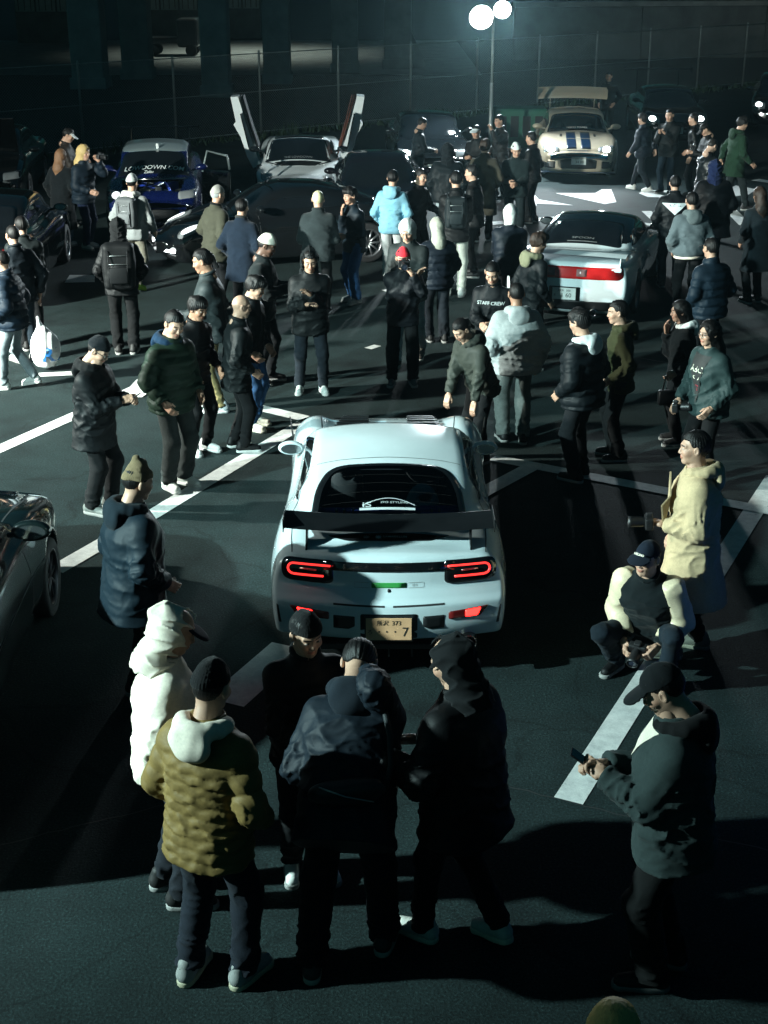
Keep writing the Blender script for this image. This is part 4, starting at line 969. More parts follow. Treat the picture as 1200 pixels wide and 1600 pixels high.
# bonnet louvres
for sg in (-1, 1):
    b = c.patch('bonnet_vent', roundpoly([(sg * 0.17, 0.95), (sg * 0.50, 0.95), (sg * 0.42, 1.55), (sg * 0.19, 1.55)], .02, 3), 'top', BLACKP, 0.004, 4)
    for k in range(5):
        y = 1.02 + 0.115 * k; x0, x1 = 0.18, 0.49 - 0.016 * k; p = c.hit(sg * (x0 + x1) / 2, y, 'top')
        MB().box((sg * (x0 + x1) / 2, y, p.z + 0.034), (x1 - x0, 0.085, 0.012), Euler((R(-14), 0, 0)), 0.003).build('louvre', CARBON, b)
# front canards that show beside the wings
for sg in (-1, 1): MB().box((sg * 0.925, 1.72, 0.60), (0.014, 0.34, 0.20), Euler((0, R(8) * sg, R(-6) * sg)), 0.006).build('wing_fin', BLACKP, c.root)
# cabin: bucket seats, cage bars, dashboard
def bucket(x, y, mat, inner, parent, name='bucket_seat'):
    def f(P):
        q = P - np.array((x, y, 0), np.float32)
        d = smin(ellip(q, (0, 0, 0.50), (0.25, 0.10, 0.30)), ellip(q, (0, -0.05, 0.83), (0.135, 0.085, 0.20)), 0.06)
        d = smin(d, ellip(q, (0, 0.22, 0.30), (0.25, 0.28, 0.10)), 0.06)
        d = smax(d, -ellip(q, (0, 0.10, 0.52), (0.18, 0.10, 0.26)), 0.02); d = smax(d, -ellip(q, (0, 0.05, 0.84), (0.10, 0.09, 0.15)), 0.02)
        return smax(d, -ellip(q, (0.02, -0.05, 0.92), (0.055, 0.2, 0.045)), 0.01)
    v, q = surfnet(f, (x - .3, y - .25, .15), (x + .3, y + .55, 1.1), 0.016, 2)
    return link(name, mesh_from(name, v, q, True, [mat]), parent)
bucket(0.27, -0.78, plain('white_seat_shell', (0.62, 0.66, 0.66), 0.5), None, c.root)
bucket(-0.34, -0.25, plain('black_seat', (0.012, 0.012, 0.013), 0.85), None, c.root)
BLUE = paint('blue_cage', (0.02, 0.06, 0.42), 0.3)
MB().tube([(-0.56, -1.22, 0.955), (0.56, -1.22, 0.955)], 0.024, 10).build('strut_bar', BLUE, c.root, True)
MB().tube([(0.62, -1.36, 0.90), (0.60, -1.0, 0.98), (0.55, -0.55, 1.10)], 0.020, 8).build('cage_bar', BLUE, c.root, True)
MB().tube([(-0.62, -1.36, 0.90), (-0.60, -1.0, 0.98), (-0.55, -0.55, 1.10)], 0.020, 8).build('cage_bar', BLUE, c.root, True)
for x in (-0.40, -0.34, -0.27, 0.33, 0.39): MB().lathe([(0.001, 0.935), (0.010, 0.932), (0.011, 0.90), (0.011, 0.885)], 10, 'z', (x, -1.24, 0.045)).build('bolt', plain('chrome', (0.5, 0.5, 0.5), 0.15, 1.0), c.root, True)
MB().box((0, -1.30, 0.80), (1.15, 0.60, 0.10), bev=0.03).build('parcel_shelf', plain('dark_trim', (0.014, 0.015, 0.017), 0.9), c.root)
MB().box((0.40, -1.18, 0.93), (0.32, 0.16, 0.05), bev=0.012).build('blue_pad', BLUE, c.root)
MB().box((0, 0.42, 0.82), (1.3, 0.36, 0.18), bev=0.05).build('dashboard', plain('dark_trim', (0.014, 0.015, 0.017), 0.9), c.root)
MB().lathe([(0.165, 0), (0.18, 0.014), (0.195, 0), (0.18, -0.014), (0.165, 0)], 24, 'y', (0.33, 0.10, 0.86)).build('steering_wheel', plain('dark_trim', (0.014, 0.015, 0.017), 0.9), c.root, True)
MB().box((0.0, 0.12, 1.085), (0.22, 0.02, 0.06), bev=0.01).build('inner_mirror', BLACKP, c.root)
c.finish()
# ------------------------------------------------------------------ the car park
def asphalt():
    m, nt, b = _nodes('asphalt'); v = _coord(nt)
    n1 = _noise(nt, v, 0.35, 5.0, 0.6); n2 = _noise(nt, v, 62.0, 3.0, 0.7); n3 = _noise(nt, v, 2.2, 6.0, 0.65)
    c1 = _ramp(nt, n1.outputs[0], [(0.3, (0.010, 0.021, 0.0215)), (0.7, (0.019, 0.034, 0.035))])
    c2 = _ramp(nt, n2.outputs[0], [(0.34, (0.35, 0.35, 0.35)), (0.58, (1.0, 1.0, 1.0)), (0.74, (2.6, 2.6, 2.5))])
    c3 = _ramp(nt, n3.outputs[0], [(0.32, (0.72, 0.72, 0.72)), (0.6, (1.1, 1.1, 1.1))])
    m1 = nt.nodes.new('ShaderNodeMix'); m1.data_type = 'RGBA'; m1.blend_type = 'MULTIPLY'; m1.inputs[0].default_value = 1
    m2 = nt.nodes.new('ShaderNodeMix'); m2.data_type = 'RGBA'; m2.blend_type = 'MULTIPLY'; m2.inputs[0].default_value = 1
    nt.links.new(c1, m1.inputs[6]); nt.links.new(c2, m1.inputs[7]); nt.links.new(m1.outputs[2], m2.inputs[6]); nt.links.new(c3, m2.inputs[7])
    # oil stains, a mesh of fine cracks, rubber marks
    n4 = _noise(nt, v, 0.9, 4.0, 0.5); st = _ramp(nt, n4.outputs[0], [(0.60, (1, 1, 1)), (0.70, (0.62, 0.62, 0.64))])
    wv = nt.nodes.new('ShaderNodeTexNoise'); wv.inputs['Scale'].default_value = 1.6; wv.inputs['Detail'].default_value = 6; nt.links.new(v, wv.inputs['Vector'])
    vm = nt.nodes.new('ShaderNodeVectorMath'); vm.operation = 'MULTIPLY_ADD'; vm.inputs[1].default_value = (0.9, 0.9, 0); nt.links.new(wv.outputs[1], vm.inputs[0]); nt.links.new(v, vm.inputs[2])
    vo = nt.nodes.new('ShaderNodeTexVoronoi'); vo.feature = 'DISTANCE_TO_EDGE'; vo.inputs['Scale'].default_value = 0.42; nt.links.new(vm.outputs[0], vo.inputs['Vector'])
    ck = _ramp(nt, vo.outputs['Distance'], [(0.0, (0.62, 0.62, 0.62)), (0.004, (0.8, 0.8, 0.8)), (0.009, (1, 1, 1))])
    for c_ in (st, ck):
        m3 = nt.nodes.new('ShaderNodeMix'); m3.data_type = 'RGBA'; m3.blend_type = 'MULTIPLY'; m3.inputs[0].default_value = 1
        nt.links.new(m2.outputs[2], m3.inputs[6]); nt.links.new(c_, m3.inputs[7]); m2 = m3
    nt.links.new(m2.outputs[2], b.inputs['Base Color']); b.inputs['Roughness'].default_value = 0.85; b.inputs['Specular IOR Level'].default_value = 0.2
    _bump(nt, b, n2.outputs[0], 0.6, 0.008); return m
def road_paint():
    m, nt, b = _nodes('road_paint'); v = _coord(nt)
    n = _noise(nt, v, 9.0, 8.0, 0.7); n2 = _noise(nt, v, 150.0, 2.0)
    mx = nt.nodes.new('ShaderNodeMath'); mx.operation = 'MULTIPLY_ADD'; mx.inputs[1].default_value = 0.75
    ml = nt.nodes.new('ShaderNodeMath'); ml.operation = 'MULTIPLY'; ml.inputs[1].default_value = 0.25
    nt.links.new(n2.outputs[0], ml.inputs[0]); nt.links.new(n.outputs[0], mx.inputs[0]); nt.links.new(ml.outputs[0], mx.inputs[2])
    nt.links.new(_ramp(nt, mx.outputs[0], [(0.30, (0.08, 0.09, 0.09)), (0.38, (0.48, 0.49, 0.48)), (0.62, (0.72, 0.73, 0.70))]), b.inputs['Base Color'])
    b.inputs['Roughness'].default_value = 0.7; _bump(nt, b, n2.outputs[0], 0.4, 0.004); return m
GRID = 60
gv, gf = [], []
S = 400.0
link_g = mesh_from('ground', [(-S, -S, 0), (S, -S, 0), (S, S, 0), (-S, S, 0)], [(0, 1, 2, 3)], False, [asphalt()])
ground = link('ground', link_g); tag(ground, kind='structure')
RP = road_paint()
def marking(px_poly, name='painted_line', dz=0.004):
    pts = [at_z(x, y, 0) for x, y in px_poly]
    a = sum((pts[i].x * pts[(i + 1) % len(pts)].y - pts[(i + 1) % len(pts)].x * pts[i].y) for i in range(len(pts)))
    if a < 0: pts.reverse()
    me = mesh_from(name, [(p.x, p.y, dz) for p in pts], [tuple(range(len(pts)))], False, [RP])
    o = link(name, me, ground); return o
def line(p0, p1, w, name='painted_line', dz=0.004):
    a, b = at_z(*p0), at_z(*p1); d = (b - a).normalized(); n = Vector((-d.y, d.x, 0)) * (w / 2)
    q = [a + n, a - n, b - n, b + n]
    me = mesh_from(name, [(p.x, p.y, dz) for p in q], [(0, 1, 2, 3)], False, [RP]); link(name, me, ground)
LW = 0.19
line((888, 1252), (1212, 745), LW)                      # long diagonal on the right
line((770, 716), (1290, 816), LW, dz=0.008)             # bay line behind the coat
line((835, 728), (700, 800), LW, dz=0.012)
line((232, 808), (476, 660), LW)                        # left diagonal beside the coupe
line((85, 893), (236, 806), LW, dz=0.008)
line((476, 655), (395, 636), LW, dz=0.012)
line((-80, 737), (214, 606), LW)
line((214, 608), (330, 612), LW, dz=0.008); line((60, 586), (125, 583), LW * 0.9)
marking([(187, 623), (214, 594), (250, 602), (222, 622)], dz=0.012)
line((452, 1010), (352, 1098), LW * 1.6)
marking([(101, 442), (109, 430), (148, 430), (148, 441)])
line((470, 396), (566, 392), 0.16); line((600, 455), (700, 440), 0.15)
line((735, 352), (880, 340), 0.30)
marking([(818, 326), (838, 322), (838, 318), (896, 321), (842, 312), (834, 303), (820, 300)], 'painted_arrow')
marking([(868, 302), (930, 302), (940, 296), (955, 296), (963, 316), (945, 319), (868, 302)][:-1], 'painted_arrow')
marking([(998, 302), (1012, 297), (1048, 298), (1062, 303), (1044, 309), (1012, 308)], 'painted_arrow')
marking([(1128, 300), (1150, 290), (1182, 296), (1170, 304), (1140, 308)], 'painted_arrow')
line((1180, 281), (1230, 288), 0.3); line((1135, 322), (1165, 352), 0.25); line((995, 348), (1020, 352), 0.2); line((1010, 330), (1030, 348), 0.2)
line((60, 372), (82, 368), 0.12); line((590, 540), (575, 545), 0.12)
# joint and repair seams in the asphalt
SEAM = plain('seam', (0.020, 0.022, 0.023), 0.6)
for p0, p1, w in (((780, 1225), (1260, 1345), 0.012), ((-40, 1330), (330, 1240), 0.010), ((1000, 560), (1260, 600), 0.02)):
    a, b = at_z(*p0), at_z(*p1); d = (b - a).normalized(); n = Vector((-d.y, d.x, 0)) * w
    pts = []
    for k in range(21):
        q = a.lerp(b, k / 20) + n * (random.uniform(-1.2, 1.2)); pts.append(q)
    V = [(q.x + n.x * s2, q.y + n.y * s2, 0.0025) for q in pts for s2 in (-0.5, 0.5)]
    link('seam', mesh_from('seam', V, [(2 * k, 2 * k + 1, 2 * k + 3, 2 * k + 2) for k in range(20)], False, [SEAM]), ground)

# ------------------------------------------------------------------ fence
FA, FB = Vector((-7.67, 36.85, 0)), Vector((13.5, 55.2, 0))
fd = (FB - FA).normalized(); STEEL = plain('galvanised_steel', (0.30, 0.33, 0.33), 0.5, 0.6)
fence = empty('chain_link_fence', FA, math.atan2(fd.y, fd.x)); tag(fence, 'chain-link fence on thin steel posts closing off the back of the car park', 'fence')
SP = (FB - FA).length / 10.0
x0, x1 = -3 * SP, 13 * SP
for k in range(-3, 14):
    MB().tube([(k * SP, 0, 0), (k * SP, 0, 2.25), (k * SP, 0, 2.28)], [0.032, 0.032, 0.02], 8).build('post', STEEL, fence, True)
for z in (0.12, 1.2, 2.2): MB().tube([(x0, -0.035, z), (x1, -0.035, z)], 0.012 if z < 2 else 0.016, 6).build('rail', STEEL, fence, True)
wm = MB(); H = 2.12; st = 0.075
n = int((x1 - x0) / st)
V, F = [], []
for k in range(-int(H / st), n):
    for sg in (1, -1):
        xa, xb = x0 + k * st, x0 + k * st + H
        za, zb = (0.06, 0.06 + H) if sg > 0 else (0.06 + H, 0.06)
        if xa < x0: za += (x0 - xa) * sg; xa = x0
        if xb > x1: zb -= (xb - x1) * sg; xb = x1
        if xb - xa < 0.05: continue
        r = 0.0024; o = len(V)
        for (x, z) in ((xa, za), (xb, zb)): V += [(x, r - 0.03, z - r), (x, -r - 0.03, z - r), (x, -0.03, z + r)]
        F += [(o, o + 1, o + 4, o + 3), (o + 1, o + 2, o + 5, o + 4), (o + 2, o, o + 3, o + 5)]
w = link('wire_mesh', mesh_from('wire_mesh', V, F, False, [STEEL]), fence); tag(w, kind='stuff')

# ------------------------------------------------------------------ under the elevated road beyond the fence
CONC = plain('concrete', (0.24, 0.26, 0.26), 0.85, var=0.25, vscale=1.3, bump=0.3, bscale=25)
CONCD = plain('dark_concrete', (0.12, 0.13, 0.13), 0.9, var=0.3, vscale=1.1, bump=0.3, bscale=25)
def bpt(px, Y): return at_y(px, 200, Y).x
def column(pxa, pxb, Y, label, foot=True):
    xa, xb = bpt(pxa, Y), bpt(pxb, Y); wd = xb - xa; cx = (xa + xb) / 2
    t = empty('viaduct_column', (cx, Y + wd / 2, 0)); tag(t, label, 'column', 'columns under the elevated road')
    m = MB().box((0, 0, 4.2), (wd, wd, 8.4), bev=0.06); 
    for k in range(5): m.box((0, -wd / 2 - 0.004, 1.6 + 1.45 * k), (wd * 0.96, 0.02, 0.03))
    m.build('shaft', CONC, t)
    if foot: MB().box((0, 0, 0.2), (wd * 1.12, wd * 1.12, 0.40), bev=0.03).build('footing', CONC, t)
column(318, 361, 51, 'square concrete column between the two lit patches of ground')
column(414, 455, 56, 'concrete column just right of the brighter lit ground')
column(118, 168, 54, 'broad concrete column standing behind the women with the cars')
column(196, 240, 58, 'concrete column left of the dimmer lit ground')
column(520, 560, 61, 'slim concrete column rising behind the raised car doors')
column(600, 642, 63, 'pale concrete column beside the sloping girder')
# deck of the elevated road above, wall and louvred sheds behind
deck = empty('elevated_road', (0, 65, 0)); tag(deck, 'concrete elevated road deck carried on square columns', 'viaduct')
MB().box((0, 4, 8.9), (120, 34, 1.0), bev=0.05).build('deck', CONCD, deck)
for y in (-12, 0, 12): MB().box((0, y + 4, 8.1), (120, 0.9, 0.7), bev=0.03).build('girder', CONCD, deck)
wall = empty('retaining_wall', (0, 67, 0), R(9)); tag(wall, 'long low concrete retaining wall behind the fence on the right', 'wall')
for k in range(9):
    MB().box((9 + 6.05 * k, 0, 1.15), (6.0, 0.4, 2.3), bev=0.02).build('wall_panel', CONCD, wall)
MB().box((33, 0, 2.42), (54, 0.6, 0.22), bev=0.02).build('coping', CONC, wall)
gd = empty('sloping_girder', (0.6, 64, 0)); tag(gd, 'pale sloping concrete strut beside the floodlight glare', 'strut')
MB().box((0, 0, 2.2), (0.5, 0.5, 5.0), Euler((0, R(-24), 0)), 0.04).build('strut', CONC, gd)
def shed(px0, px1, Y, label, nw):
    xa, xb = bpt(px0, Y), bpt(px1, Y); t = empty('storage_shed', ((xa + xb) / 2, Y, 0)); tag(t, label, 'building', 'sheds beyond the columns')
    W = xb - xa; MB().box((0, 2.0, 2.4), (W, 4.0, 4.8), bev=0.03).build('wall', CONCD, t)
    for k in range(nw):
        x = -W / 2 + W * (k + 0.5) / nw
        f = MB().box((x, -0.02, 2.9), (W / nw * 0.90, 0.06, 2.6), bev=0.01).build('louvre_panel', plain('pale_shutter', (0.40, 0.46, 0.46), 0.6), t)
        for j in range(3): MB().box((x - W / nw * 0.30 + j * W / nw * 0.3, -0.065, 2.9), (0.05, 0.03, 2.5)).build('rib', CONCD, f)
    MB().box((0, 1.9, 4.9), (W + 0.5, 4.6, 0.2), bev=0.02).build('roof', CONCD, t)
shed(232, 318, 82, 'shed with pale ribbed shutters behind the dimmer lit ground', 3)
shed(358, 412, 84, 'shed with pale ribbed shutters behind the brighter lit ground', 2)
shed(40, 135, 80, 'wide dim shed at the far end behind the women', 3)
yard = link('paved_yard', mesh_from('paved_yard', [(-24, 60, 0.006), (4, 60, 0.006), (4, 82, 0.006), (-24, 82, 0.006)], [(0, 1, 2, 3)], False, [CONC])); tag(yard, kind='structure')
# parked mini truck silhouette on the lit ground
far = at_z(283, 62, 0.6); 
CARK = plain('dark_paint', (0.02, 0.022, 0.024), 0.35, coat=0.6)
mt = empty('small_truck', (bpt(285, 71), 71, 0)); tag(mt, 'small dark truck parked far off on the lit ground', 'truck')
MB().box((0.55, 0, 1.05), (1.0, 1.45, 1.3), bev=0.12).build('cab', CARK, mt); MB().box((-0.75, 0, 0.72), (1.7, 1.45, 0.25), bev=0.03).build('bed', CARK, mt)
for x in (-1.1, 0.7):
    for y in (-0.65, 0.65): MB().lathe([(0.001, -0.08), (0.26, -0.08), (0.27, 0.08), (0.001, 0.08)], 16, 'y', (x, y, 0.27)).build('wheel', plain('tyre_rubber', (0.014, 0.014, 0.015), 0.75), mt)
# low weeds at the foot of the fence
def weeds():
    r = np.random.default_rng(5); V, F = [], []
    for k in range(2600):
        t = r.uniform(x0, x1); cx = t; cy = r.normal(-0.25, 0.22); clump = 0.5 + 0.5 * math.sin(t * 1.7) * math.sin(t * 0.61 + 1)
        h = r.uniform(0.05, 0.32) * (0.35 + clump); a = r.uniform(0, 6.28); w = 0.012 + 0.02 * r.random(); o = len(V)
        dx, dy = math.cos(a) * w, math.sin(a) * w; lx, ly = r.normal(0, 0.07, 2)
        V += [(cx - dx, cy - dy, 0), (cx + dx, cy + dy, 0), (cx + dx * .6 + lx * .5, cy + dy * .6 + ly * .5, h * .6), (cx + lx, cy + ly, h)]; F += [(o, o + 1, o + 2, o + 3)]
    o = link('weeds', mesh_from('weeds', V, F, False, [plain('weed_green', (0.03, 0.06, 0.03), 0.8)])); o.location = FA; o.rotation_euler = (0, 0, math.atan2(fd.y, fd.x))
    tag(o, 'low weeds growing along the foot of the fence', 'weeds', kind='stuff')
weeds()

# ------------------------------------------------------------------ floodlight masts
LAMPFACE = emit('flood_lens', (0.93, 1.0, 0.97), 60.0)
HOUS = plain('lamp_housing', (0.10, 0.11, 0.11), 0.5, 0.5)
def mast(label, base, heads, aim, watts, cone, color=(0.93, 1.0, 0.98), blend=0.5, soft=0.12):
    """portable floodlight tower: tripod feet, telescopic pole, cross bar, round lamps"""
    t = empty('floodlight_mast', base); tag(t, label, 'floodlight', 'floodlight masts lighting the car park')
    B = Vector(base); top = max(h[0][2] for h in heads); cx = heads[0][0][0] * 0 
    MB().tube([(0, 0, 0.05), (0, 0, top * 0.55)], 0.045, 12).build('lower_pole', STEEL, t, True)
    MB().tube([(0, 0, top * 0.52), (0, 0, top)], 0.032, 12).build('upper_pole', STEEL, t, True)
    for k in range(4):
        a = math.pi / 4 + k * math.pi / 2; MB().tube([(0, 0, 0.5), (0.62 * math.cos(a), 0.62 * math.sin(a), 0.02)], 0.02, 8).build('leg', STEEL, t, True)
    xs = [h[0][0] for h in heads]; MB().tube([(min(xs) - .05, 0, top - 0.16), (max(xs) + .05, 0, top - 0.16)], 0.022, 8).build('cross_bar', STEEL, t, True)
    for (p, r, kw, *own) in heads:
        if own: aim, cone, color = own[0], own[1], own[2]
        d = (Vector(aim) - (B + Vector(p))).normalized(); q = d.to_track_quat('Z', 'Y'); M = Matrix.Translation(Vector(p)) @ q.to_matrix().to_4x4()
        h = MB().lathe([(0.001, -0.16), (r * 0.45, -0.15), (r * 0.9, -0.06), (r * 1.06, 0.01), (r * 1.06, 0.03), (r * 1.0, 0.03), (r * 0.98, 0.0)], 28, 'z').build('lamp_head', HOUS, t, True, matrix=M)
        MB().lathe([(0.001, 0.012), (r * 0.6, 0.008), (r * 0.98, 0.0)], 28, 'z').build('lamp_lens', LAMPFACE, h, True)
        L = bpy.data.lights.new('flood_light', 'SPOT'); L.energy = watts * kw; L.spot_size = R(cone); L.spot_blend = blend; L.shadow_soft_size = soft; L.color = color
        lo = bpy.data.objects.new('flood_light', L); COL.objects.link(lo); lo.parent = t; lo.matrix_local = Matrix.Translation(Vector(p) + d * 0.06) @ d.to_track_quat('-Z', 'Y').to_matrix().to_4x4()
    return t
BM = Vector((2.52, 34.3, 0))
l1, l2 = at_y(752, 27, 34.2), at_y(785, 15, 34.2)
mast('tall floodlight mast with two glaring round lamps at the back', tuple(BM), [((l1.x - BM.x, -0.10, l1.z), 0.27, 0.6), ((l2.x - BM.x, -0.10, l2.z), 0.20, 0.4)], (2.5, 20.0, 0.6), BACK_W, 150, (0.80, 0.95, 1.0), soft=0.2)
mast('floodlight mast standing off to the left of the crowd', (-11.5, 12.6, 0), [((-0.25, 0, 4.6), 0.20, 0.58, (-1.5, 21.5, 0.4), 78, (0.90, 0.98, 0.90)), ((0.25, 0, 4.6), 0.20, 0.42, (1.5, 17.0, 0.4), 76, (0.90, 0.98, 0.90))], (0.0, 18.0, 0.4), LEFT_W, 90, (1.0, 0.99, 0.92), 0.7)
mast('floodlight mast standing off to the left of the dark green coupe', (-10.5, 5.4, 0), [((0.0, 0, 5.5), 0.20, 1.0)], (0.6, 11.6, 0.4), NEAR_W, 72, (0.70, 1.0, 0.98), 0.85)
gen = empty('generator', (3.37, 36.2, 0)); tag(gen, 'dark green generator box standing behind the floodlight mast', 'generator')
GRN = plain('green_enamel', (0.015, 0.10, 0.06), 0.45)
MB().box((0, 0, 0.75), (1.3, 0.8, 0.95), bev=0.05).build('cabinet', GRN, gen)
for k in range(4): MB().box((-0.45 + 0.3 * k, -0.41, 0.8), (0.2, 0.02, 0.5), bev=0.006).build('vent', BLACKP, gen)
for x in (-0.45, 0.45): MB().box((x, 0, 0.14), (0.08, 0.8, 0.28)).build('skid', BLACKP, gen)
# lamp on the far shed that lights the ground between the columns
ul = empty('shed_lamp', (bpt(388, 72), 72, 6.6)); tag(ul, 'lamp hung under the road deck over the lit ground', 'lamp')
MB().box((0, 0, 0.08), (0.5, 0.3, 0.12), bev=0.02).build('housing', HOUS, ul); MB().box((0, 0, 0.0), (0.44, 0.24, 0.03)).build('lens', emit('lamp_lens_far', (0.9, 1.0, 0.85), 8), ul)
MB().tube([(0, 0, 0.1), (0, 0, 1.2)], 0.02, 6).build('hanger', STEEL, ul)
L = bpy.data.lights.new('shed_light', 'SPOT'); L.energy = 2000; L.spot_size = R(118); L.spot_blend = 0.8; L.color = (0.9, 1.0, 0.85)
lo = bpy.data.objects.new('shed_light', L); COL.objects.link(lo); lo.parent = ul; lo.location = (0, 0, -0.05)
# ------------------------------------------------------------------ the other cars
HEADL = emit('headlight_glow', (0.92, 1.0, 1.0), 14.0)
HEADD = emit('parking_light', (0.92, 1.0, 1.0), 2.2)
CHROME = plain('chrome', (0.5, 0.5, 0.5), 0.15, 1.0)
TAILRED = plain('tail_red', (0.45, 0.012, 0.012), 0.18, coat=0.8)
BLACKCAR = paint('black_paint', (0.005, 0.006, 0.007), 0.09)
def std_glass(c, y0=0.95, y1=0.35, y2=-0.75, y3=-1.5, w0=.66, w1=.52, see=False, rear=True):
    c.window(roundpoly([(-w0, y0), (-w1, y1), (w1, y1), (w0, y0)], [.05, .10, .10, .05], 5), 'top', see, name='windscreen')
    if rear: c.window(roundpoly([(-w0 * .86, y3), (w0 * .86, y3), (w1 * .95, y2), (-w1 * .95, y2)], [.08] * 4, 5), 'top', see, name='rear_window')
def side_glass(c, pts, sides=('left', 'right')):
    for s in sides: c.window(roundpoly(pts, .07, 4), s, name='side_window')
def headlights(c, x0, x1, z0, z1, mats=(HEADL, HEADL), r=0.03, slant=0.03):
    for sg, m in zip((-1, 1), mats):
        h = c.patch('headlight', roundpoly([(sg * x0, z0), (sg * x1, z0 + slant), (sg * x1, z1 + slant), (sg * x0, z1)], r, 4), 'front', plain('headlight_lens', (0.25, 0.27, 0.28), 0.08, coat=1.0), 0.006, 3)
        if m is not None:
            xm = (x0 + x1) / 2; zm = (z0 + z1) / 2 + slant / 2; ry = (z1 - z0) * 0.46
            c.patch('lamp_bulb', [(sg * xm + 1.5 * ry * math.cos(a), zm + ry * math.sin(a)) for a in np.linspace(0, 6.28, 14, endpoint=False)], 'front', m, 0.010, 2, 0.0, h)
def joints(c, door=(0.65, -0.6), hood=None):
    for s in ('left', 'right'):
        for y in door: c.strip('panel_gap', [(y, 0.30), (y + 0.02, 0.86)], s, GAP, 0.012)
    if hood: c.strip('panel_gap', hood, 'top', GAP, 0.014)

# white mid-engined coupe with a black roof, seen from behind
c = Car('sports_coupe', 'white mid-engined coupe with black roof and full-width red tail lights', (3.18, 21.5), (0.30, 0.953), SPEC['mid_engine'], WHITE, vox=0.022, wheel=0.31)
std_glass(c, 1.28, 0.70, -0.20, -0.98, .68, .52); side_glass(c, [(1.0, .89), (.60, 1.03), (-.1, 1.04), (-.60, .95), (-.8, .89)])
tl = c.patch('tail_light', roundpoly([(-0.78, .83), (0.78, .83), (0.80, .72), (0.74, .665), (-0.74, .665), (-0.80, .72)], .03, 4), 'rear', TAILRED, 0.006, 3)
for x in (-0.22, 0.22): c.patch('reverse_lens', [(x - .07, .80), (x + .07, .80), (x + .07, .70), (x - .07, .70)], 'rear', plain('pale_lens', (0.30, 0.16, 0.16), 0.2), 0.010, 1, 0.0, tl)
c.patch('lower_trim', roundpoly([(-0.78, .36), (0.78, .36), (0.74, .22), (-0.74, .22)], .02, 3), 'rear', BLACKP, 0.005, 3)
c.patch('plate_recess', roundpoly([(-.22, .555), (.22, .555), (.22, .355), (-.22, .355)], .02, 3), 'rear', BLACKP, 0.004, 2)
plate(c, 0, c.hit(0, .46, 'rear').y - 0.016, 0.46, -1, top=[('横浜', -.04, .04), ('300', .06, .042)], bottom=[('ま', -.13, .04), ('1 60', .03, .085)], col=(0.66, 0.70, 0.68), ink=(0.03, 0.10, 0.06))
c.wing(0.82, -2.02, 0.985, 0.24, WHITE, 0.74, 0.05, -2.02, 0.015, 0.0, -0.05)
c.mirror(0.80, 0.85, 0.90, BLACKCAR)
drape_text(c, 'SPOON', 0.07, 0.0, -0.84, 'top', plain('grey_print', (0.22, 0.24, 0.24), 0.6), 0.008, sx=1.4); c.strip('window_lettering', [(-.22, -.93), (.22, -.93)], 'top', plain('grey_print', (0.22, 0.24, 0.24), 0.6), 0.02, 0.008)
joints(c, (0.75, -0.35)); c.strip('panel_gap', [(-.74, -1.15), (.74, -1.15)], 'top', GAP, 0.012)
for x in (0.42, -0.42): MB().lathe([(0.04, -2.2), (0.046, -2.21), (0.046, -2.0), (0.04, -2.05)], 16, 'y', (x, 0, 0.21)).build('exhaust_tip', CHROME, c.root, True)
c.finish(lambda fc, fn: (((fc[:, 2] > 0.93) & (fc[:, 1] > -1.35)).astype(int), [WHITE, BLACKCAR]))

# silver coupe with two blue stripes and a tall wing, facing the camera
SILVER = paint('silver_paint', (0.50, 0.42, 0.31), 0.32, 0.2); STRIPE = paint('blue_stripe', (0.002, 0.014, 0.042), 0.3)
c = Car('sports_coupe', 'silver coupe with two dark blue bonnet stripes, tall wing and headlights on', (4.57, 34.7), (-0.08, -1.0), SPEC['boxy_coupe'], SILVER, vox=0.024, flare=0.03, wheel=0.33, interior=(0.02, 0.20, 0.34))
std_glass(c, 1.02, 0.40, -0.95, -1.55, .70, .57, see=True); side_glass(c, [(0.80, .98), (.32, 1.20), (-.5, 1.24), (-1.05, 1.12), (-1.3, 1.0)])
for sg in (-1, 1):
    for seg, (ya, yb) in enumerate(((1.08, 1.66), (1.69, 2.22))):
        x0, x1 = .055, .27; c.patch('stripe', [(sg * x0, yb), (sg * x1, yb), (sg * x1, ya), (sg * x0, ya)], 'top', STRIPE, 0.004, 4)
    c.patch('stripe', [(sg * .05, .02), (sg * .225, .02), (sg * .225, -.9), (sg * .05, -.9)], 'top', STRIPE, 0.004, 4)
    c.patch('bonnet_duct', [(sg * .36, 1.48), (sg * .42, 1.48), (sg * .40, 1.25), (sg * .35, 1.25)], 'top', BLACKP, 0.004, 2)
c.patch('front_grille', roundpoly([(-.42, .56), (.42, .56), (.40, .28), (-.40, .28)], .03, 3), 'front', BLACKP, 0.004, 3)
c.patch('nose_stripe', [(-.27, .67), (.27, .67), (.27, .58), (-.27, .58)], 'front', STRIPE, 0.005, 3)
for sg in (-1, 1): c.patch('side_intake', roundpoly([(sg * .80, .42), (sg * .52, .44), (sg * .52, .28), (sg * .76, .28)], .03, 3), 'front', BLACKP, 0.004, 3)
headlights(c, .44, .80, .60, .73, (HEADL, HEADL), .05, .03)
for sg in (-1, 1):      # the lit headlamps throw their own beams
    L = bpy.data.lights.new('headlamp_beam', 'SPOT'); L.energy = 420; L.spot_size = R(70); L.spot_blend = 0.8; L.shadow_soft_size = 0.06; L.color = (0.9, 0.97, 1.0)
    lo = bpy.data.objects.new('headlamp_beam', L); COL.objects.link(lo); lo.parent = c.root; lo.location = (sg * .62, c.hit(sg * .62, .68, 'front').y + 0.03, .68); lo.rotation_euler = (R(84), 0, 0)
MB().box((0, 2.31, .20), (1.66, .16, .03), bev=0.01).build('front_splitter', STRIPE, c.root)
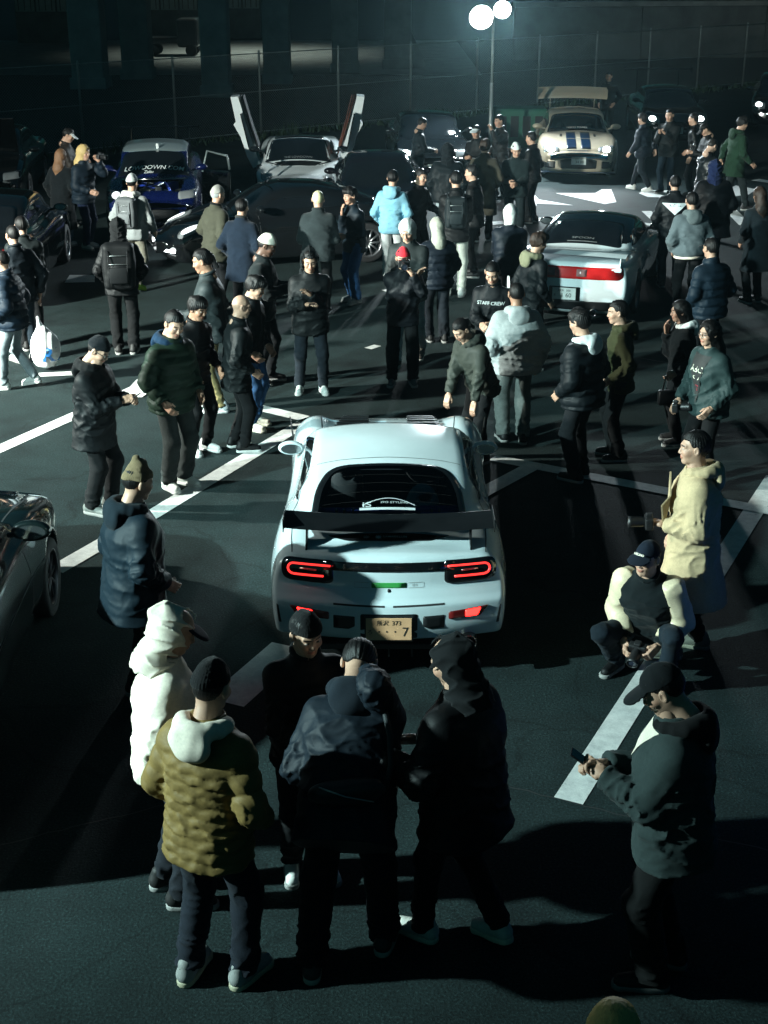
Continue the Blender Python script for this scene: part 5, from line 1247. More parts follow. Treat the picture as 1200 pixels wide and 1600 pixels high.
plate(c, 0, c.hit(0, .45, 'front').y + 0.016, 0.45, 1, top=[('足立', -.04, .04), ('33', .06, .042)], bottom=[('34 00', .02, .085)], col=(0.66, 0.70, 0.68), ink=(0.03, 0.10, 0.06))
c.wing(0.86, -2.08, 1.50, 0.34, SILVER, 0.55, 0.10, -2.05, 0.03, 0.22, 0.75)
c.mirror(0.84, 0.72, 1.02, SILVER, 1.05); joints(c, (0.70, -0.75), [(-.70, 1.05), (.70, 1.05)])
bucket(0.36, -0.15, plain('blue_seat', (0.02, 0.25, 0.42), 0.7), None, c.root); bucket(-0.36, -0.15, plain('blue_seat', (0.02, 0.25, 0.42), 0.7), None, c.root)
MB().tube([(-.6, -.6, .6), (-.5, -.6, 1.22), (.5, -.6, 1.22), (.6, -.6, .6)], 0.03, 8).build('cage_bar', plain('blue_tube', (0.03, 0.30, 0.50), 0.4), c.root, True)
MB().box((0, .82, .90), (1.3, .36, .14), bev=.05).build('dashboard', plain('dark_trim', (0.014, 0.015, 0.017), 0.9), c.root)
drape_text(c, 'NISMO POWER', 0.07, 0.0, 0.93, 'top', INKW, 0.008, flip=True)
c.finish()

# white supercar with both doors swung up
PEARL = paint('pearl_white', (0.72, 0.77, 0.78), 0.3)
c = Car('supercar', 'white supercar with both doors swung up like wings', (-1.83, 31.3), (0.03, -1.0), SPEC['mid_engine'], PEARL, vox=0.024, flare=0.02, wheel=0.33)
c.window(roundpoly([(-.70, 1.30), (-.56, .50), (.56, .50), (.70, 1.30)], [.05, .10, .10, .05], 5), 'top', name='windscreen')
c.patch('roof_panel', roundpoly([(-.52, .46), (.52, .46), (.50, -.35), (-.50, -.35)], .08, 4), 'top', GLOSSB, 0.004, 4)
side_glass(c, [(1.05, .87), (.60, 1.02), (-.1, 1.03), (-.60, .94), (-.8, .87)])
headlights(c, .46, .76, .44, .56, (None, None), .04, .06)
for sg in (-1, 1): c.strip('bonnet_slot', [(sg * .42, 1.42), (sg * .66, 1.30)], 'top', BLACKP, .035, .003)
c.patch('bonnet_garnish', roundpoly([(-.36, 1.46), (.36, 1.46), (.5, 1.33), (-.5, 1.33)], .03, 3), 'top', BLACKP, 0.004, 3)
drape_text(c, 'THE LOWDOWN', 0.075, 0.0, 1.24, 'top', plain('grey_print', (0.22, 0.24, 0.24), 0.6), 0.008, flip=True)
c.mirror(0.86, 0.92, 0.98, BLACKCAR)
c.patch('front_grille', roundpoly([(-.70, .36), (.70, .36), (.6, .22), (-.6, .22)], .03, 3), 'front', BLACKP, 0.004, 3)
for sg in (-1, 1):
    d = empty('door', (0, 0, 0), 0, c.root)
    # outer skin: (outward, up) outline of the raised door, with the sill step
    o = [(0.82, 0.62), (0.98, 0.55), (1.10, 0.80), (1.22, 1.20), (1.36, 1.46), (1.31, 1.52), (1.40, 2.02), (1.24, 2.03), (1.10, 1.50), (0.94, 0.98)]
    def slab(poly, y0, y1, mat, nm, par):
        n = len(poly); V = [(sg * a, y0 + 0.05 * (b - .6), b) for a, b in poly] + [(sg * a, y1 + 0.05 * (b - .6), b) for a, b in poly]
        F = [tuple(range(n)), tuple(range(2 * n - 1, n - 1, -1))] + [(i, n + i, n + (i + 1) % n, (i + 1) % n) for i in range(n)]
        me = mesh_from(nm, V, F, False, [mat]); ob = link(nm, me, par); return ob
    slab(o, 0.22, 0.70, PEARL, 'door_skin', d)
    slab([(a - 0.05, b) for a, b in o[:1] + o[7:]] + [(a - .10, b) for a, b in reversed(o[7:])], 0.10, 0.66, plain('orange_trim' if sg < 0 else 'dark_trim', (0.12, 0.03, 0.012) if sg < 0 else (0.014, 0.015, 0.017), 0.7), 'door_card', d)
    slab([(1.02, 1.00), (1.05, 1.0), (1.20, 1.70), (1.17, 1.70)], 0.66, 0.92, plain('dark_glass', (0.006, 0.008, 0.010), 0.04, coat=0.6), 'door_glass', d)
c.finish()

# black rear-engined coupe parked across, nose to the left
GREYB = paint('graphite_paint', (0.006, 0.007, 0.008), 0.10)
c = Car('sports_coupe', 'black coupe with round fenders parked across in front of the white supercar', (-1.68, 24.1), (-0.95, -0.31), SPEC['rear_engine'], GREYB, vox=0.022, flare=0.02, wheel=0.33)
std_glass(c, .98, .30, -.85, -1.45, .66, .52); side_glass(c, [(0.70, .94), (.22, 1.12), (-.5, 1.14), (-1.0, 1.04), (-1.3, .94)])
for sg in (-1, 1):
    h = c.patch('headlight', [(sg * .62 + .17 * math.cos(a) , 1.72 + .24 * math.sin(a)) for a in np.linspace(0, 6.28, 20, endpoint=False)], 'top', plain('headlight_lens', (0.35, 0.38, 0.39), 0.06, coat=1.0), 0.012, 4)
    c.patch('lamp_bulb', [(sg * .62 + .10 * math.cos(a) , 1.75 + .15 * math.sin(a)) for a in np.linspace(0, 6.28, 14, endpoint=False)], 'top', HEADD, 0.018, 2, 0.0, h)
    c.patch('fog_lamp', roundpoly([(sg * .68, .38), (sg * .44, .37), (sg * .44, .30), (sg * .66, .31)], .02, 3), 'front', HEADL, 0.010, 2)
    c.patch('side_intake', roundpoly([(sg * .70, .28), (sg * .40, .28), (sg * .40, .20), (sg * .66, .20)], .02, 3), 'front', BLACKP, 0.004, 2)
c.mirror(0.80, 0.62, 0.98, GREYB); joints(c, (0.62, -0.55), [(-.6, .95), (-.45, 1.6), (0, 1.95), (.45, 1.6), (.6, .95)]); c.finish()

# dark coupe at the left edge, its right flank in view
DKGREEN = paint('dark_green_paint', (0.006, 0.011, 0.011), 0.2)
c = Car('sports_coupe', 'dark green coupe with vented bonnet beside the brown slouching beanie', (-3.47, 8.80), (-0.05, 1.0), SPEC['boxy_coupe'], DKGREEN, vox=0.02, wheel=0.32, flare=0.02, rim=(0.03, 0.03, 0.035))
std_glass(c, 1.02, .40, -.95, -1.55, .70, .57); side_glass(c, [(0.80, .99), (.32, 1.20), (-.5, 1.24), (-1.05, 1.12), (-1.3, 1.0)])
b = c.patch('bonnet_vent', roundpoly([(.12, 1.92), (.52, 1.92), (.50, 2.06), (.12, 2.06)], .01, 2), 'top', BLACKP, 0.004, 2)
for (x0, y0, x1, y1) in ((.10, 1.91, .54, 1.91), (.54, 1.90, .53, 2.08), (.10, 2.07, .53, 2.07)): MB().tube([c.hit(x0, y0, 'top', .012), c.hit(x1, y1, 'top', .012)], .012, 8).build('vent_trim', CHROME, b, True)
for (x, y) in ((.35, 1.55), (.52, 1.6), (.40, 1.15), (-.35, 1.5), (-.4, 1.15)): p = c.hit(x, y, 'top'); MB().lathe([(.001, .008), (.014, .007), (.018, 0)], 12, 'z', tuple(p)).build('bonnet_pin', CHROME, c.root, True)
for (y) in (1.75, 1.88, 2.0): p = c.hit(.62 + .05 * (2 - y), y, 'top'); MB().lathe([(.001, .010), (.012, .008), (.016, 0)], 12, 'z', tuple(p)).build('rivet', CHROME, c.root, True)
headlights(c, .46, .80, .60, .72, (None, None), .03, .03); c.mirror(0.86, 0.62, 1.03, DKGREEN, 1.25); joints(c, (0.70, -0.75), [(.62, 1.05), (.66, 1.6), (.62, 2.2)])
for s in ('right', 'left'): c.strip('body_crease', [(-1.9, .62), (1.9, .60)], s, plain('crease', (.03, .045, .045), .3), .008, .003)
c.wing(0.80, -2.05, 1.28, 0.24, BLACKCAR, 0.6, 0.04, -2.05, 0.01, 0.12, -0.1); c.finish()

# blue car at the right edge, tail away from the camera
NAVY = paint('navy_paint', (0.010, 0.030, 0.16), 0.22)
c = Car('parked_car', 'dark blue car whose tail just shows beyond the squatting photographer', (3.82, 7.82), (0.0, -1.0), SPEC['sedan'], NAVY, vox=0.03)
std_glass(c, 1.1, .52, -.9, -1.5, .66, .54); side_glass(c, [(0.85, 1.01), (.42, 1.25), (-.6, 1.29), (-1.1, 1.12), (-1.25, 1.01)])
for sg in (-1, 1): c.patch('tail_light', roundpoly([(sg * .80, .86), (sg * .50, .86), (sg * .50, .74), (sg * .78, .74)], .02, 3), 'rear', emit('red_tail_on', (1, .04, .06), 1.2), 0.006, 2)
c.mirror(.82, .70, 1.02, NAVY); joints(c); c.finish()

# blue car with its bonnet off and banner on the windscreen
DBLUE = paint('blue_paint', (0.003, 0.007, 0.055), 0.25); ROOFG = paint('grey_roof', (0.20, 0.25, 0.26), 0.35)
c = Car('tuned_car', 'dark blue tuned car with open engine bay, grey roof and windscreen lettering', (-4.45, 28.1), (0.10, -1.0), SPEC['sedan'], DBLUE, vox=0.026, flare=0.02)
std_glass(c, 1.12, .56, -.9, -1.5, .68, .56); side_glass(c, [(0.85, 1.01), (.42, 1.25), (-.6, 1.29), (-1.1, 1.12), (-1.25, 1.01)])
drape_text(c, 'LOWDOWN.COM', 0.135, 0.0, 0.98, 'top', INKW, 0.009, flip=True, shear=0.25, bold=0.001); drape_text(c, 'Zaku', 0.09, 0.10, 1.085, 'top', INKW, 0.009, flip=True, shear=0.3, bold=0.001)
MB().box((-.06, .50, 1.40), (.05, .03, .10), bev=.01).build('window_tag', INKW, c.root)
bay = roundpoly([(-.60, 1.25), (.60, 1.25), (.52, 2.05), (-.52, 2.05)], .06, 4); c.cut_window(bay, 'top', .6)
eb = empty('engine_bay', (0, 0, 0), 0, c.root); ALU = plain('cast_alloy', (0.32, 0.34, 0.35), 0.35, 0.9)
MB().box((0, 1.65, .42), (1.16, .78, .06)).build('bay_floor', BLACKP, eb)
rr = random.Random(3)
for k in range(22):
    x, y = rr.uniform(-.5, .5), rr.uniform(1.32, 1.98); sx, sy, sz = (rr.uniform(.06, .26) for _ in range(3))
    MB().box((x, y, .50 + sz * .9), (sx, sy, sz), Euler((0, 0, rr.uniform(0, 1))), .012).build('engine_block', rr.choice([ALU, BLACKP, BLACKP, plain('blue_hose', (.02, .05, .35), .4)]), eb)
for k in range(6): MB().tube([(rr.uniform(-.5, .5), 1.3, .75), (rr.uniform(-.4, .4), 1.6, .88), (rr.uniform(-.5, .5), 1.95, .72)], .022, 8).build('hose', rr.choice([ALU, BLACKP, plain('blue_hose', (.02, .05, .35), .4)]), eb, True)
MB().tube([(-.6, 1.32, .90), (.6, 1.32, .90)], .02, 8).build('strut_bar', CHROME, eb, True)
headlights(c, .48, .80, .66, .78, (None, HEADD), .03, .02); c.mirror(.82, .72, 1.03, DBLUE)
c.patch('front_grille', roundpoly([(-.5, .52), (.5, .52), (.45, .28), (-.45, .28)], .03, 3), 'front', BLACKP, 0.004, 2)
dr = empty('door', (0, 0, 0), 0, c.root)     # door standing open on the car's left
m = MB(); m.box((-1.15, .48, .62), (.62, .07, .62), Euler((0, 0, R(-28))), .03); m.build('door_skin', BLACKCAR, dr)
MB().tube([(-.90, .62, .92), (-1.0, .54, 1.30), (-1.38, .36, 1.18), (-1.42, .34, .92)], .022, 8).build('window_frame', plain('worn_edge', (.16, .2, .2), .4), dr, True)
c.wing(0.80, -2.1, 1.45, 0.26, BLACKCAR, 0.6, 0.04, -2.08, 0.01, 0.12, -0.1)
c.finish(lambda fc, fn: (((fc[:, 2] > 1.30) & (np.abs(fc[:, 0]) < .62)).astype(int), [DBLUE, ROOFG]), inner=False)

# black car tail-on behind the men with the carrier bag
c = Car('parked_car', 'black glossy hatchback with a red tail light beside the man with the carrier bag', (-6.1, 22.3), (-0.06, 1.0), SPEC['sedan'], BLACKCAR, vox=0.028)
std_glass(c, 1.1, .52, -.9, -1.5, .66, .54); side_glass(c, [(0.85, 1.01), (.42, 1.25), (-.6, 1.29), (-1.1, 1.12), (-1.25, 1.01)])
for sg in (-1, 1):
    t = c.patch('tail_light', roundpoly([(sg * .80, .92), (sg * .48, .92), (sg * .48, .80), (sg * .78, .80)], .02, 3), 'rear', REDDARK, 0.006, 2)
    c.patch('lamp_bulb', [(sg * .70 + .045 * math.cos(a), .87 + .035 * math.sin(a)) for a in np.linspace(0, 6.28, 10, endpoint=False)], 'rear', emit('red_tail_on', (1, .04, .06), 1.2), 0.01, 1, 0.0, t)
plate(c, 0, c.hit(0, .55, 'rear').y - .016, .55, -1, bottom=[('・2 17', 0, .085)], col=(.66, .70, .68), ink=(.03, .10, .06))
c.mirror(.82, .72, 1.03, BLACKCAR); joints(c); c.finish()

# dim cars along the back
def back_car(label, pos, head, spec, mat, lit=(None, None), wing=None, hood=False, group='dark cars along the fence'):
    c = Car('parked_car', label, pos, head, SPEC[spec], mat, vox=0.032, group=group)
    std_glass(c, 1.05, .48, -.9, -1.5, .68, .55); side_glass(c, [(0.80, .98), (.36, 1.12 if spec == 'rear_engine' else 1.19), (-.5, 1.13 if spec == 'rear_engine' else 1.22), (-1.0, 1.05), (-1.2, .98)])
    headlights(c, .46, .80, .62, .75, lit, .03, .03)
    c.patch('front_grille', roundpoly([(-.42, .56), (.42, .56), (.40, .30), (-.40, .30)], .03, 3), 'front', BLACKP, 0.004, 2)
    plate(c, 0, c.hit(0, .45, 'front').y + .016, .42, 1, bottom=[('28・05', 0, .085)], col=(.5, .54, .52), ink=(.03, .10, .06))
    c.mirror(.84, .72, 1.03, mat); joints(c)
    if wing: c.wing(*wing)
    if hood:
        hd = MB(); hd.box((0, 1.15, 1.32), (1.3, .05, .95), Euler((R(-28), 0, 0)), .02); hd.build('open_bonnet', mat, c.root); MB().tube([(.5, 1.9, .82), (.5, 1.42, 1.6)], .008, 6).build('bonnet_prop', STEEL, c.root)
    c.finish(); return c
back_car('black car with headlights lit, parked by the foot of the floodlight mast', (1.01, 33.9), (0.05, -1.0), 'boxy_coupe', BLACKCAR, (None, HEADL))
back_car('low black car parked close beside the white supercar', (-0.12, 27.7), (0.02, -1.0), 'rear_engine', paint('plum_paint', (.007, .005, .007), .09), (None, HEADD))
back_car('black car with a very wide rear wing parked beyond the silver coupe', (7.83, 40.5), (-0.05, -1.0), 'boxy_coupe', BLACKCAR, (HEADL, HEADL), (0.95, -2.1, 1.62, 0.34, BLACKCAR, 0.6, 0.05, -2.05, 0.01, 0.16, -0.1))
back_car('dark car farthest along the fence, one headlight showing', (11.9, 43.8), (-0.25, -1.0), 'sedan', paint('dark_teal_paint', (.006, .010, .011), .1), (HEADL, HEADL))
back_car('dark car with its bonnet propped open behind the women', (-8.26, 30.6), (0.1, -1.0), 'sedan', BLACKCAR, (None, None), None, True)
# ------------------------------------------------------------------ people
BK = (0.012, 0.014, 0.016); NV = (0.010, 0.022, 0.040); WT = (0.74, 0.67, 0.56); GY = (0.28, 0.31, 0.31); JEAN = (0.03, 0.07, 0.16); OLV = (0.08, 0.085, 0.06)
HB = (0.010, 0.008, 0.008); HBR = (0.05, 0.028, 0.018); BLD = (0.62, 0.42, 0.15); SIL = (0.62, 0.64, 0.62); WS = (0.62, 0.63, 0.60); SK2 = (0.36, 0.20, 0.13); SKD = (0.12, 0.065, 0.045)
def smartphone(p, label, i=1, tilt=0.6, lit=False, off=(0, 0, 0)):
    g, f, z = p['grips'][i]; toward = (p['head'] - g).normalized()
    q = toward.to_track_quat('Y', 'Z'); o = empty('smartphone', g + Vector(off)); o.rotation_mode = 'QUATERNION'; o.rotation_quaternion = q
    tag(o, label, 'phone')
    MB().box((0, 0, 0.02), (0.075, 0.009, 0.152), bev=0.004).build('case', plain('phone_case', (0.012, 0.012, 0.014), 0.25), o)
    MB().box((0, 0.0052, 0.02), (0.068, 0.001, 0.142)).build('screen', emit('phone_screen_dim', (0.35, 0.55, 0.7), 0.25) if lit else plain('phone_screen', (0.01, 0.012, 0.015), 0.05, coat=1.0), o)
def camera_at(loc, d, label, big=1.0):
    o = empty('camera_body', loc); o.rotation_mode = 'QUATERNION'; o.rotation_quaternion = Vector(d).to_track_quat('Y', 'Z'); tag(o, label, 'camera'); o.scale = (big,) * 3
    CB = plain('camera_black', (0.012, 0.012, 0.013), 0.45)
    MB().box((0, 0, 0), (0.135, 0.06, 0.09), bev=0.012).build('housing', CB, o); MB().box((0, 0.0, 0.055), (0.05, 0.05, 0.03), bev=0.008).build('viewfinder', CB, o)
    l = MB().lathe([(0.034, 0.02), (0.036, 0.05), (0.039, 0.055), (0.039, 0.12), (0.042, 0.125), (0.042, 0.15), (0.036, 0.15), (0.034, 0.145)], 24, 'y').build('lens', CB, o, True)
    MB().lathe([(0.001, 0.142), (0.02, 0.144), (0.035, 0.14)], 20, 'y').build('front_glass', plain('lens_glass', (0.02, 0.025, 0.04), 0.03, coat=1.0), l, True)
def backpack(p, label_unused, col, size=1.0, y=-0.20, z=0.28, kind='nylon'):
    s = p['s'] * size; T0 = p['T']; Wm = p['W']
    def f(P):
        d = ellip(P, (0, 0, 0), (0.155 * s, 0.085 * s, 0.235 * s)); b = np.abs(P) - np.array((0.10, 0.045, 0.17), np.float32) * s
        bx = np.linalg.norm(np.maximum(b, 0), axis=1) + np.minimum(b.max(1), 0) - 0.045 * s
        d = smin(d, bx, 0.04); d = smin(d, ellip(P, (0, -0.085 * s, -0.07 * s), (0.10 * s, 0.04 * s, 0.10 * s)), 0.02); return d + 0.005 * wob(P, 30, 3)
    v, q = surfnet(f, (-.22 * s, -.2 * s, -.28 * s), (.22 * s, .14 * s, .28 * s), 0.018, 1)
    r = p['root']; o = link('backpack', mesh_from('backpack', v, q, True, [fabric(col, kind)])); M = Wm @ Matrix.Translation(T0(0, y, z))
    o.matrix_world = M
    MB().box((0, -0.112 * s, -0.07 * s), (0.17 * s, 0.03 * s, 0.15 * s), bev=0.012).build('front_pocket', fabric(tuple(k * 1.3 for k in col), kind), o, True)
    for zz in (0.02, 0.10): MB().tube([(-0.13 * s, -0.06 * s, zz * s), (-0.06 * s, -0.108 * s, (zz + .015) * s), (0.06 * s, -0.108 * s, (zz + .015) * s), (0.13 * s, -0.06 * s, zz * s)], 0.004, 6).build('zip', plain('zip_steel', (.35, .38, .38), .35, .9), o, True)
    for sg in (-1, 1):
        MB().tube([(sg * 0.09 * s, -0.095 * s, 0.16 * s), (sg * 0.085 * s, -0.125 * s, 0.0), (sg * 0.09 * s, -0.10 * s, -0.18 * s)], 0.007, 6).build('webbing', fabric(tuple(k * 1.6 for k in col), kind), o, True)
        a = [M.inverted() @ (Wm @ T0(sg * x_, y_, z_)) for x_, y_, z_ in ((.10, -.15, .44), (.115, -.02, .525), (.125, .10, .47), (.135, .145, .34), (.15, .06, .18), (.13, -.15, .12))]
        MB().tube(a, 0.015, 6).build('strap', fabric(col, kind), o, True)
    return o
def carry_bag(p, i, label, col, size, cat='bag', handle=0.16):
    w = p['grips'][i][0]; o = empty('hand_bag', (w.x, w.y, w.z - handle - size[2] * .5)); tag(o, label, cat)
    MB().box((0, 0, 0), size, bev=min(size) * 0.2).build('body', fabric(col, 'leather'), o, True)
    MB().tube([(-size[0] * .3, 0, size[2] * .45), (-size[0] * .2, 0, size[2] * .5 + handle), (size[0] * .2, 0, size[2] * .5 + handle), (size[0] * .3, 0, size[2] * .45)], 0.008, 6).build('handle', fabric(col, 'leather'), o, True)
def patch_on(p, name, txt, size, x, z, col, back=True, tri=None, yoff=0.3):
    """lettering or a shape laid on the jacket's chest (or back)"""
    me = p['jacket'].data; bv = BVHTree.FromPolygons([tuple(v.co) for v in me.vertices], [tuple(f.vertices) for f in me.polygons])
    sg = -1 if back else 1
    def on(a, b):
        o = p['T'](a, sg * 0.6, b); d = (p['T'](a, -sg * 0.6, b) - o).normalized(); h = bv.ray_cast(o, d); l = h[0] if h[0] is not None else p['T'](a, sg * 0.16, b); return l - d * 0.006
    if tri is not None:
        V = []; n = 8; F = []
        idx = {}
        A, B, C_ = (Vector(t) for t in tri)
        for i in range(n + 1):
            for j in range(n + 1 - i):
                q = A + (B - A) * (i / n) + (C_ - A) * (j / n); idx[i, j] = len(V); V.append(tuple(on(q.x, q.y)))
        for i in range(n):
            for j in range(n - i):
                F.append((idx[i, j], idx[i + 1, j], idx[i, j + 1]))
                if (i + 1, j + 1) in idx: F.append((idx[i + 1, j], idx[i + 1, j + 1], idx[i, j + 1]))
        m2 = mesh_from(name, V, F, True, [fabric(col, 'nylon')]); return link(name, m2, p['root'])
    m2 = text_mesh(txt, size, name, 0.0, 0.0, 0.001)
    for v in m2.vertices: v.co = on(x + (v.co.x if back else -v.co.x), z + v.co.y)
    m2.materials.clear(); m2.materials.append(fabric(col, 'nylon')); return link(name, m2, p['root'])

# --- foreground
p = person('person in a white hooded sweatshirt with the hood up over a navy cap brim', head=(272, 950), H=1.80, face=78, hat='hood', hat_col=WT, hair=None, top=WT, top_kind='cotton', style='hoodie', bulk=1.12, hem=-0.12, arms=('pocket', 'pocket'), head_pitch=22, trousers=(0.02, 0.025, 0.035), baggy=1.15)
MB().lathe([(0.001, 0), (0.05, 0), (0.078, -0.006), (0.079, -0.012), (0.001, -0.008)], 24, 'z').build('cap_brim', fabric((0.01, 0.015, 0.04), 'cotton'), p['root'], True, matrix=(p['root'].matrix_world.inverted() if False else (Matrix.Rotation(R(78), 4, 'Z') @ Matrix.Translation(-p['pos']))) @ p['HM'] @ Matrix.Translation((0, 0.105, 0.045)) @ Matrix.Rotation(R(-14), 4, 'X'))
p = person('person in an olive gold quilted jacket, black beanie and white hood down', foot=(362, 1530), head=(320, 1048), face=28, hat='beanie', hat_col=BK, hair='crop', top=(0.175, 0.118, 0.040), top_kind='nylon', style='quilt', bulk=1.0, hem=-0.17, hood=WT, arms=('pocket', 'pocket'), trousers=(0.018, 0.026, 0.040), shoe=(0.26, 0.27, 0.26), sole=(0.42, 0.40, 0.28), baggy=1.15, stance=0.13, stride=0.10, head_pitch=12, vox=0.009)
p = person('person in a black beanie looking up from behind a stooping shoulder', head=(478, 958), H=1.70, face=165, hat='beanie', hat_col=BK, hair='short', top=BK, style='jacket', arms=('phone_low', 'phone_low'), head_pitch=14, head_yaw=-12, shoe=WS, bulk=1.05)
smartphone(p, 'phone with a lit screen held low by the person in black beanie', 1, lit=True)
P4 = person('broad person in a navy padded jacket stooping, seen from behind with a waist bag', foot=(545, 1500), H=1.84, face=6, hair='short', top=(0.016, 0.028, 0.042), top_kind='nylon', style='jacket', bulk=1.25, hem=-0.20, lean=44, head_pitch=44, hood=(0.016, 0.028, 0.042), arms=((-0.20, 0.30, 0.15), (0.06, -0.06, 0.63)), trousers=(0.014, 0.018, 0.026), shoe=(0.05, 0.055, 0.055), sole=(0.30, 0.30, 0.26), baggy=1.25, stance=0.17, stride=0.24)
T0, Wm = P4['T'], P4['W']
bag = empty('waist_bag', Wm @ T0(0.02, -0.215, 0.02), -R(6)); tag(bag, 'black leather waist bag slung across the stooping person\'s back', 'bag')
def wb(P):
    d = ellip(P, (0, 0, 0), (0.20, 0.065, 0.085)); return smax(d, P[:, 2] - 0.055, 0.02) + 0.004 * wob(P, 30, 5)
v, q = surfnet(wb, (-.25, -.12, -.13), (.25, .12, .12), 0.011, 1); link('pouch', mesh_from('pouch', v, q, True, [fabric((0.03, 0.04, 0.045), 'leather')]), bag, rot=(0, R(-12), 0))
MB().tube([(-0.13, -0.062, 0.055), (0, -0.075, 0.02), (0.14, -0.06, -0.01)], 0.004, 6).build('zip', plain('zip_steel', (.35, .38, .38), .35, .9), bag, True)
bi = bag.matrix_basis.inverted(); Bm = Matrix.Translation(bag.location) @ Matrix.Rotation(-R(6), 4, 'Z')
MB().tube([Bm.inverted() @ (Wm @ T0(*k)) for k in ((0.19, -0.17, 0.03), (0.215, -0.195, 0.16), (0.20, -0.205, 0.30), (0.165, -0.185, 0.42), (0.10, -0.11, 0.525), (0.0, 0.02, 0.58))], 0.016, 6).build('strap', fabric((0.05, 0.06, 0.065), 'nylon'), bag, True)
p = person('person in a black hooded coat holding a phone out to the side', foot=(722, 1470), head=(705, 1012), H=1.80, face=-52, hat='hood', hat_col=(0.016, 0.02, 0.023), hair=None, top=(0.012, 0.014, 0.016), style='coat', hem=-0.22, bulk=1.18, arms=((-0.30, 0.27, 0.26), 'phone_low'), head_pitch=24, stride=-0.35, shoe=(0.45, 0.44, 0.40), sole=(0.50, 0.46, 0.36), trousers=BK)
smartphone(p, 'dark phone held by the person in the black hooded coat', 0)
p = person('person in a teal grey work jacket and dark cap, thumbing a phone', foot=(1010, 1525), head=(1046, 1040), face=-78, hat='cap', hat_col=(0.012, 0.018, 0.022), hair='crop', top=(0.050, 0.078, 0.078), top_kind='cotton', style='jacket', bulk=1.30, hem=-0.16, hood=BK, arms=('phone', 'phone'), head_pitch=30, trousers=(0.014, 0.017, 0.018), baggy=1.3, shoe=BK, sole=(0.10, 0.11, 0.11))
smartphone(p, 'black phone in the hands of the person in the teal grey jacket', 0, off=(-0.02, 0, 0.02))
patch_on(p, 'white_shirt_tail', '', 0, 0, 0, WT, False, tri=((-0.10, 0.52), (0.10, 0.52), (0.0, 0.34)))
p = person('person with long golden hair whose head just shows at the bottom edge', head=(962, 1572), H=1.62, face=20, hair='long', hair_col=BLD, top=BK, vox=0.016)
# --- right side
p = person('photographer squatting in a dark varsity jacket with cream sleeves and navy cap', foot=(1005, 1058), H=1.74, face=-152, hat='cap', hat_col=(0.012, 0.022, 0.042), hair='crop', top=(0.012, 0.022, 0.026), top_kind='wool', style='jacket', bulk=1.18, hem=-0.02, lean=24, pelvis=(0, -0.14, 0.36), feet=((-0.20, 0.12, 0), (0.22, -0.02, 0)), arms=('hold', 'hold'), head_pitch=-14, head_yaw=14, trousers=(0.016, 0.03, 0.045), shoe=BK, skin=(.52, .32, .23))
VAR = p
gm = (p['grips'][0][0] + p['grips'][1][0]) / 2; camera_at(gm + Vector((0, 0, 0.02)), p['fw'], 'black camera held by the squatting photographer')
for i in (0, 1):   # cream sleeves as shells over the arms
    W0 = p['W'].inverted(); e, w = W0 @ p['elb'][i], W0 @ p['wri'][i]; shp = p['T']((-0.172, 0.172)[i], -0.005, 0.440)
    f_ = lambda P, e=e, w=w, shp=shp: smax(smin(limb(P, shp, e, 0.094, 0.088), limb(P, e, w, 0.088, 0.066), 0.03) - 0.012 * (1 - np.abs(wob(P, 24, 4 + i))) ** 2, (P - np.array(w, np.float32)) @ (np.array(w - e, np.float32) / (w - e).length) + 0.045, 0.01)
    lo = np.min([tuple(shp), tuple(e), tuple(w)], 0) - .13; hi = np.max([tuple(shp), tuple(e), tuple(w)], 0) + .13
    v, q = surfnet(f_, lo, hi, 0.012, 1); link('sleeve', mesh_from('sleeve', v, q, True, [fabric((0.70, 0.58, 0.40), 'leather')]), p['root'])
link('cap_lettering', text_mesh('HELINO', 0.022, 'cap_lettering', 0.0006, 0, 0.001), p['root'], fabric(WT, 'nylon'), matrix=(Matrix.Rotation(-R(152), 4, 'Z') @ Matrix.Translation(-p['pos'])) @ p['HM'] @ Matrix.Translation((0, 0.111, 0.073)) @ Matrix.Rotation(math.pi, 4, 'Z') @ Matrix.Rotation(R(62), 4, 'X'))
p = person('person in a long cream trench coat looking left with a camera in hand', foot=(1090, 1020), head=(1082, 675), face=-84, hair='short', top=(0.46, 0.35, 0.21), top_kind='cotton', style='coat', bulk=1.15, hem=-0.46, hood=(0.44, 0.335, 0.20), arms=((-0.10, 0.22, 0.16), (0.24, 0.10, -0.02)), head_pitch=2, lean=2, trousers=BK, shoe=(0.10, 0.11, 0.09), sole=(0.20, 0.21, 0.16), stride=-0.22)
TR = p
camera_at(p['grips'][0][0] + Vector((-0.04, 0, 0.02)), p['fw'], 'black camera on a strap in front of the cream trench coat')
# lapel of the coat
lp = MB(); T1 = p['T']
LP = [T1(0.02, 0.19, 0.52), T1(-0.15, 0.20, 0.40), T1(-0.165, 0.26, 0.33), T1(-0.10, 0.235, 0.12), T1(-0.02, 0.20, 0.30)]
n_ = len(LP); lp.add([q for q in LP] + [q + Vector((0, -0.012, 0)) for q in LP], [tuple(range(n_)), tuple(range(2 * n_ - 1, n_ - 1, -1))] + [(i, n_ + i, n_ + (i + 1) % n_, (i + 1) % n_) for i in range(n_)]); lp.build('lapel', fabric((0.46, 0.35, 0.21), 'cotton'), p['root'])
p = person('person in a teal bomber jacket and graphic shirt with glasses and long dark hair', foot=(1098, 758), head=(1108, 500), face=-118, hair='long', hair_col=HB, top=(0.045, 0.085, 0.085), top_kind='nylon', bulk=1.2, arms=('pocket', (0.20, 0.22, 0.0)), head_pitch=4, trousers=BK)
patch_on(p, 'shirt_panel', '', 0, 0, 0, (0.06, 0.065, 0.065), False, tri=((-0.12, 0.50), (0.12, 0.50), (0.0, 0.0)))
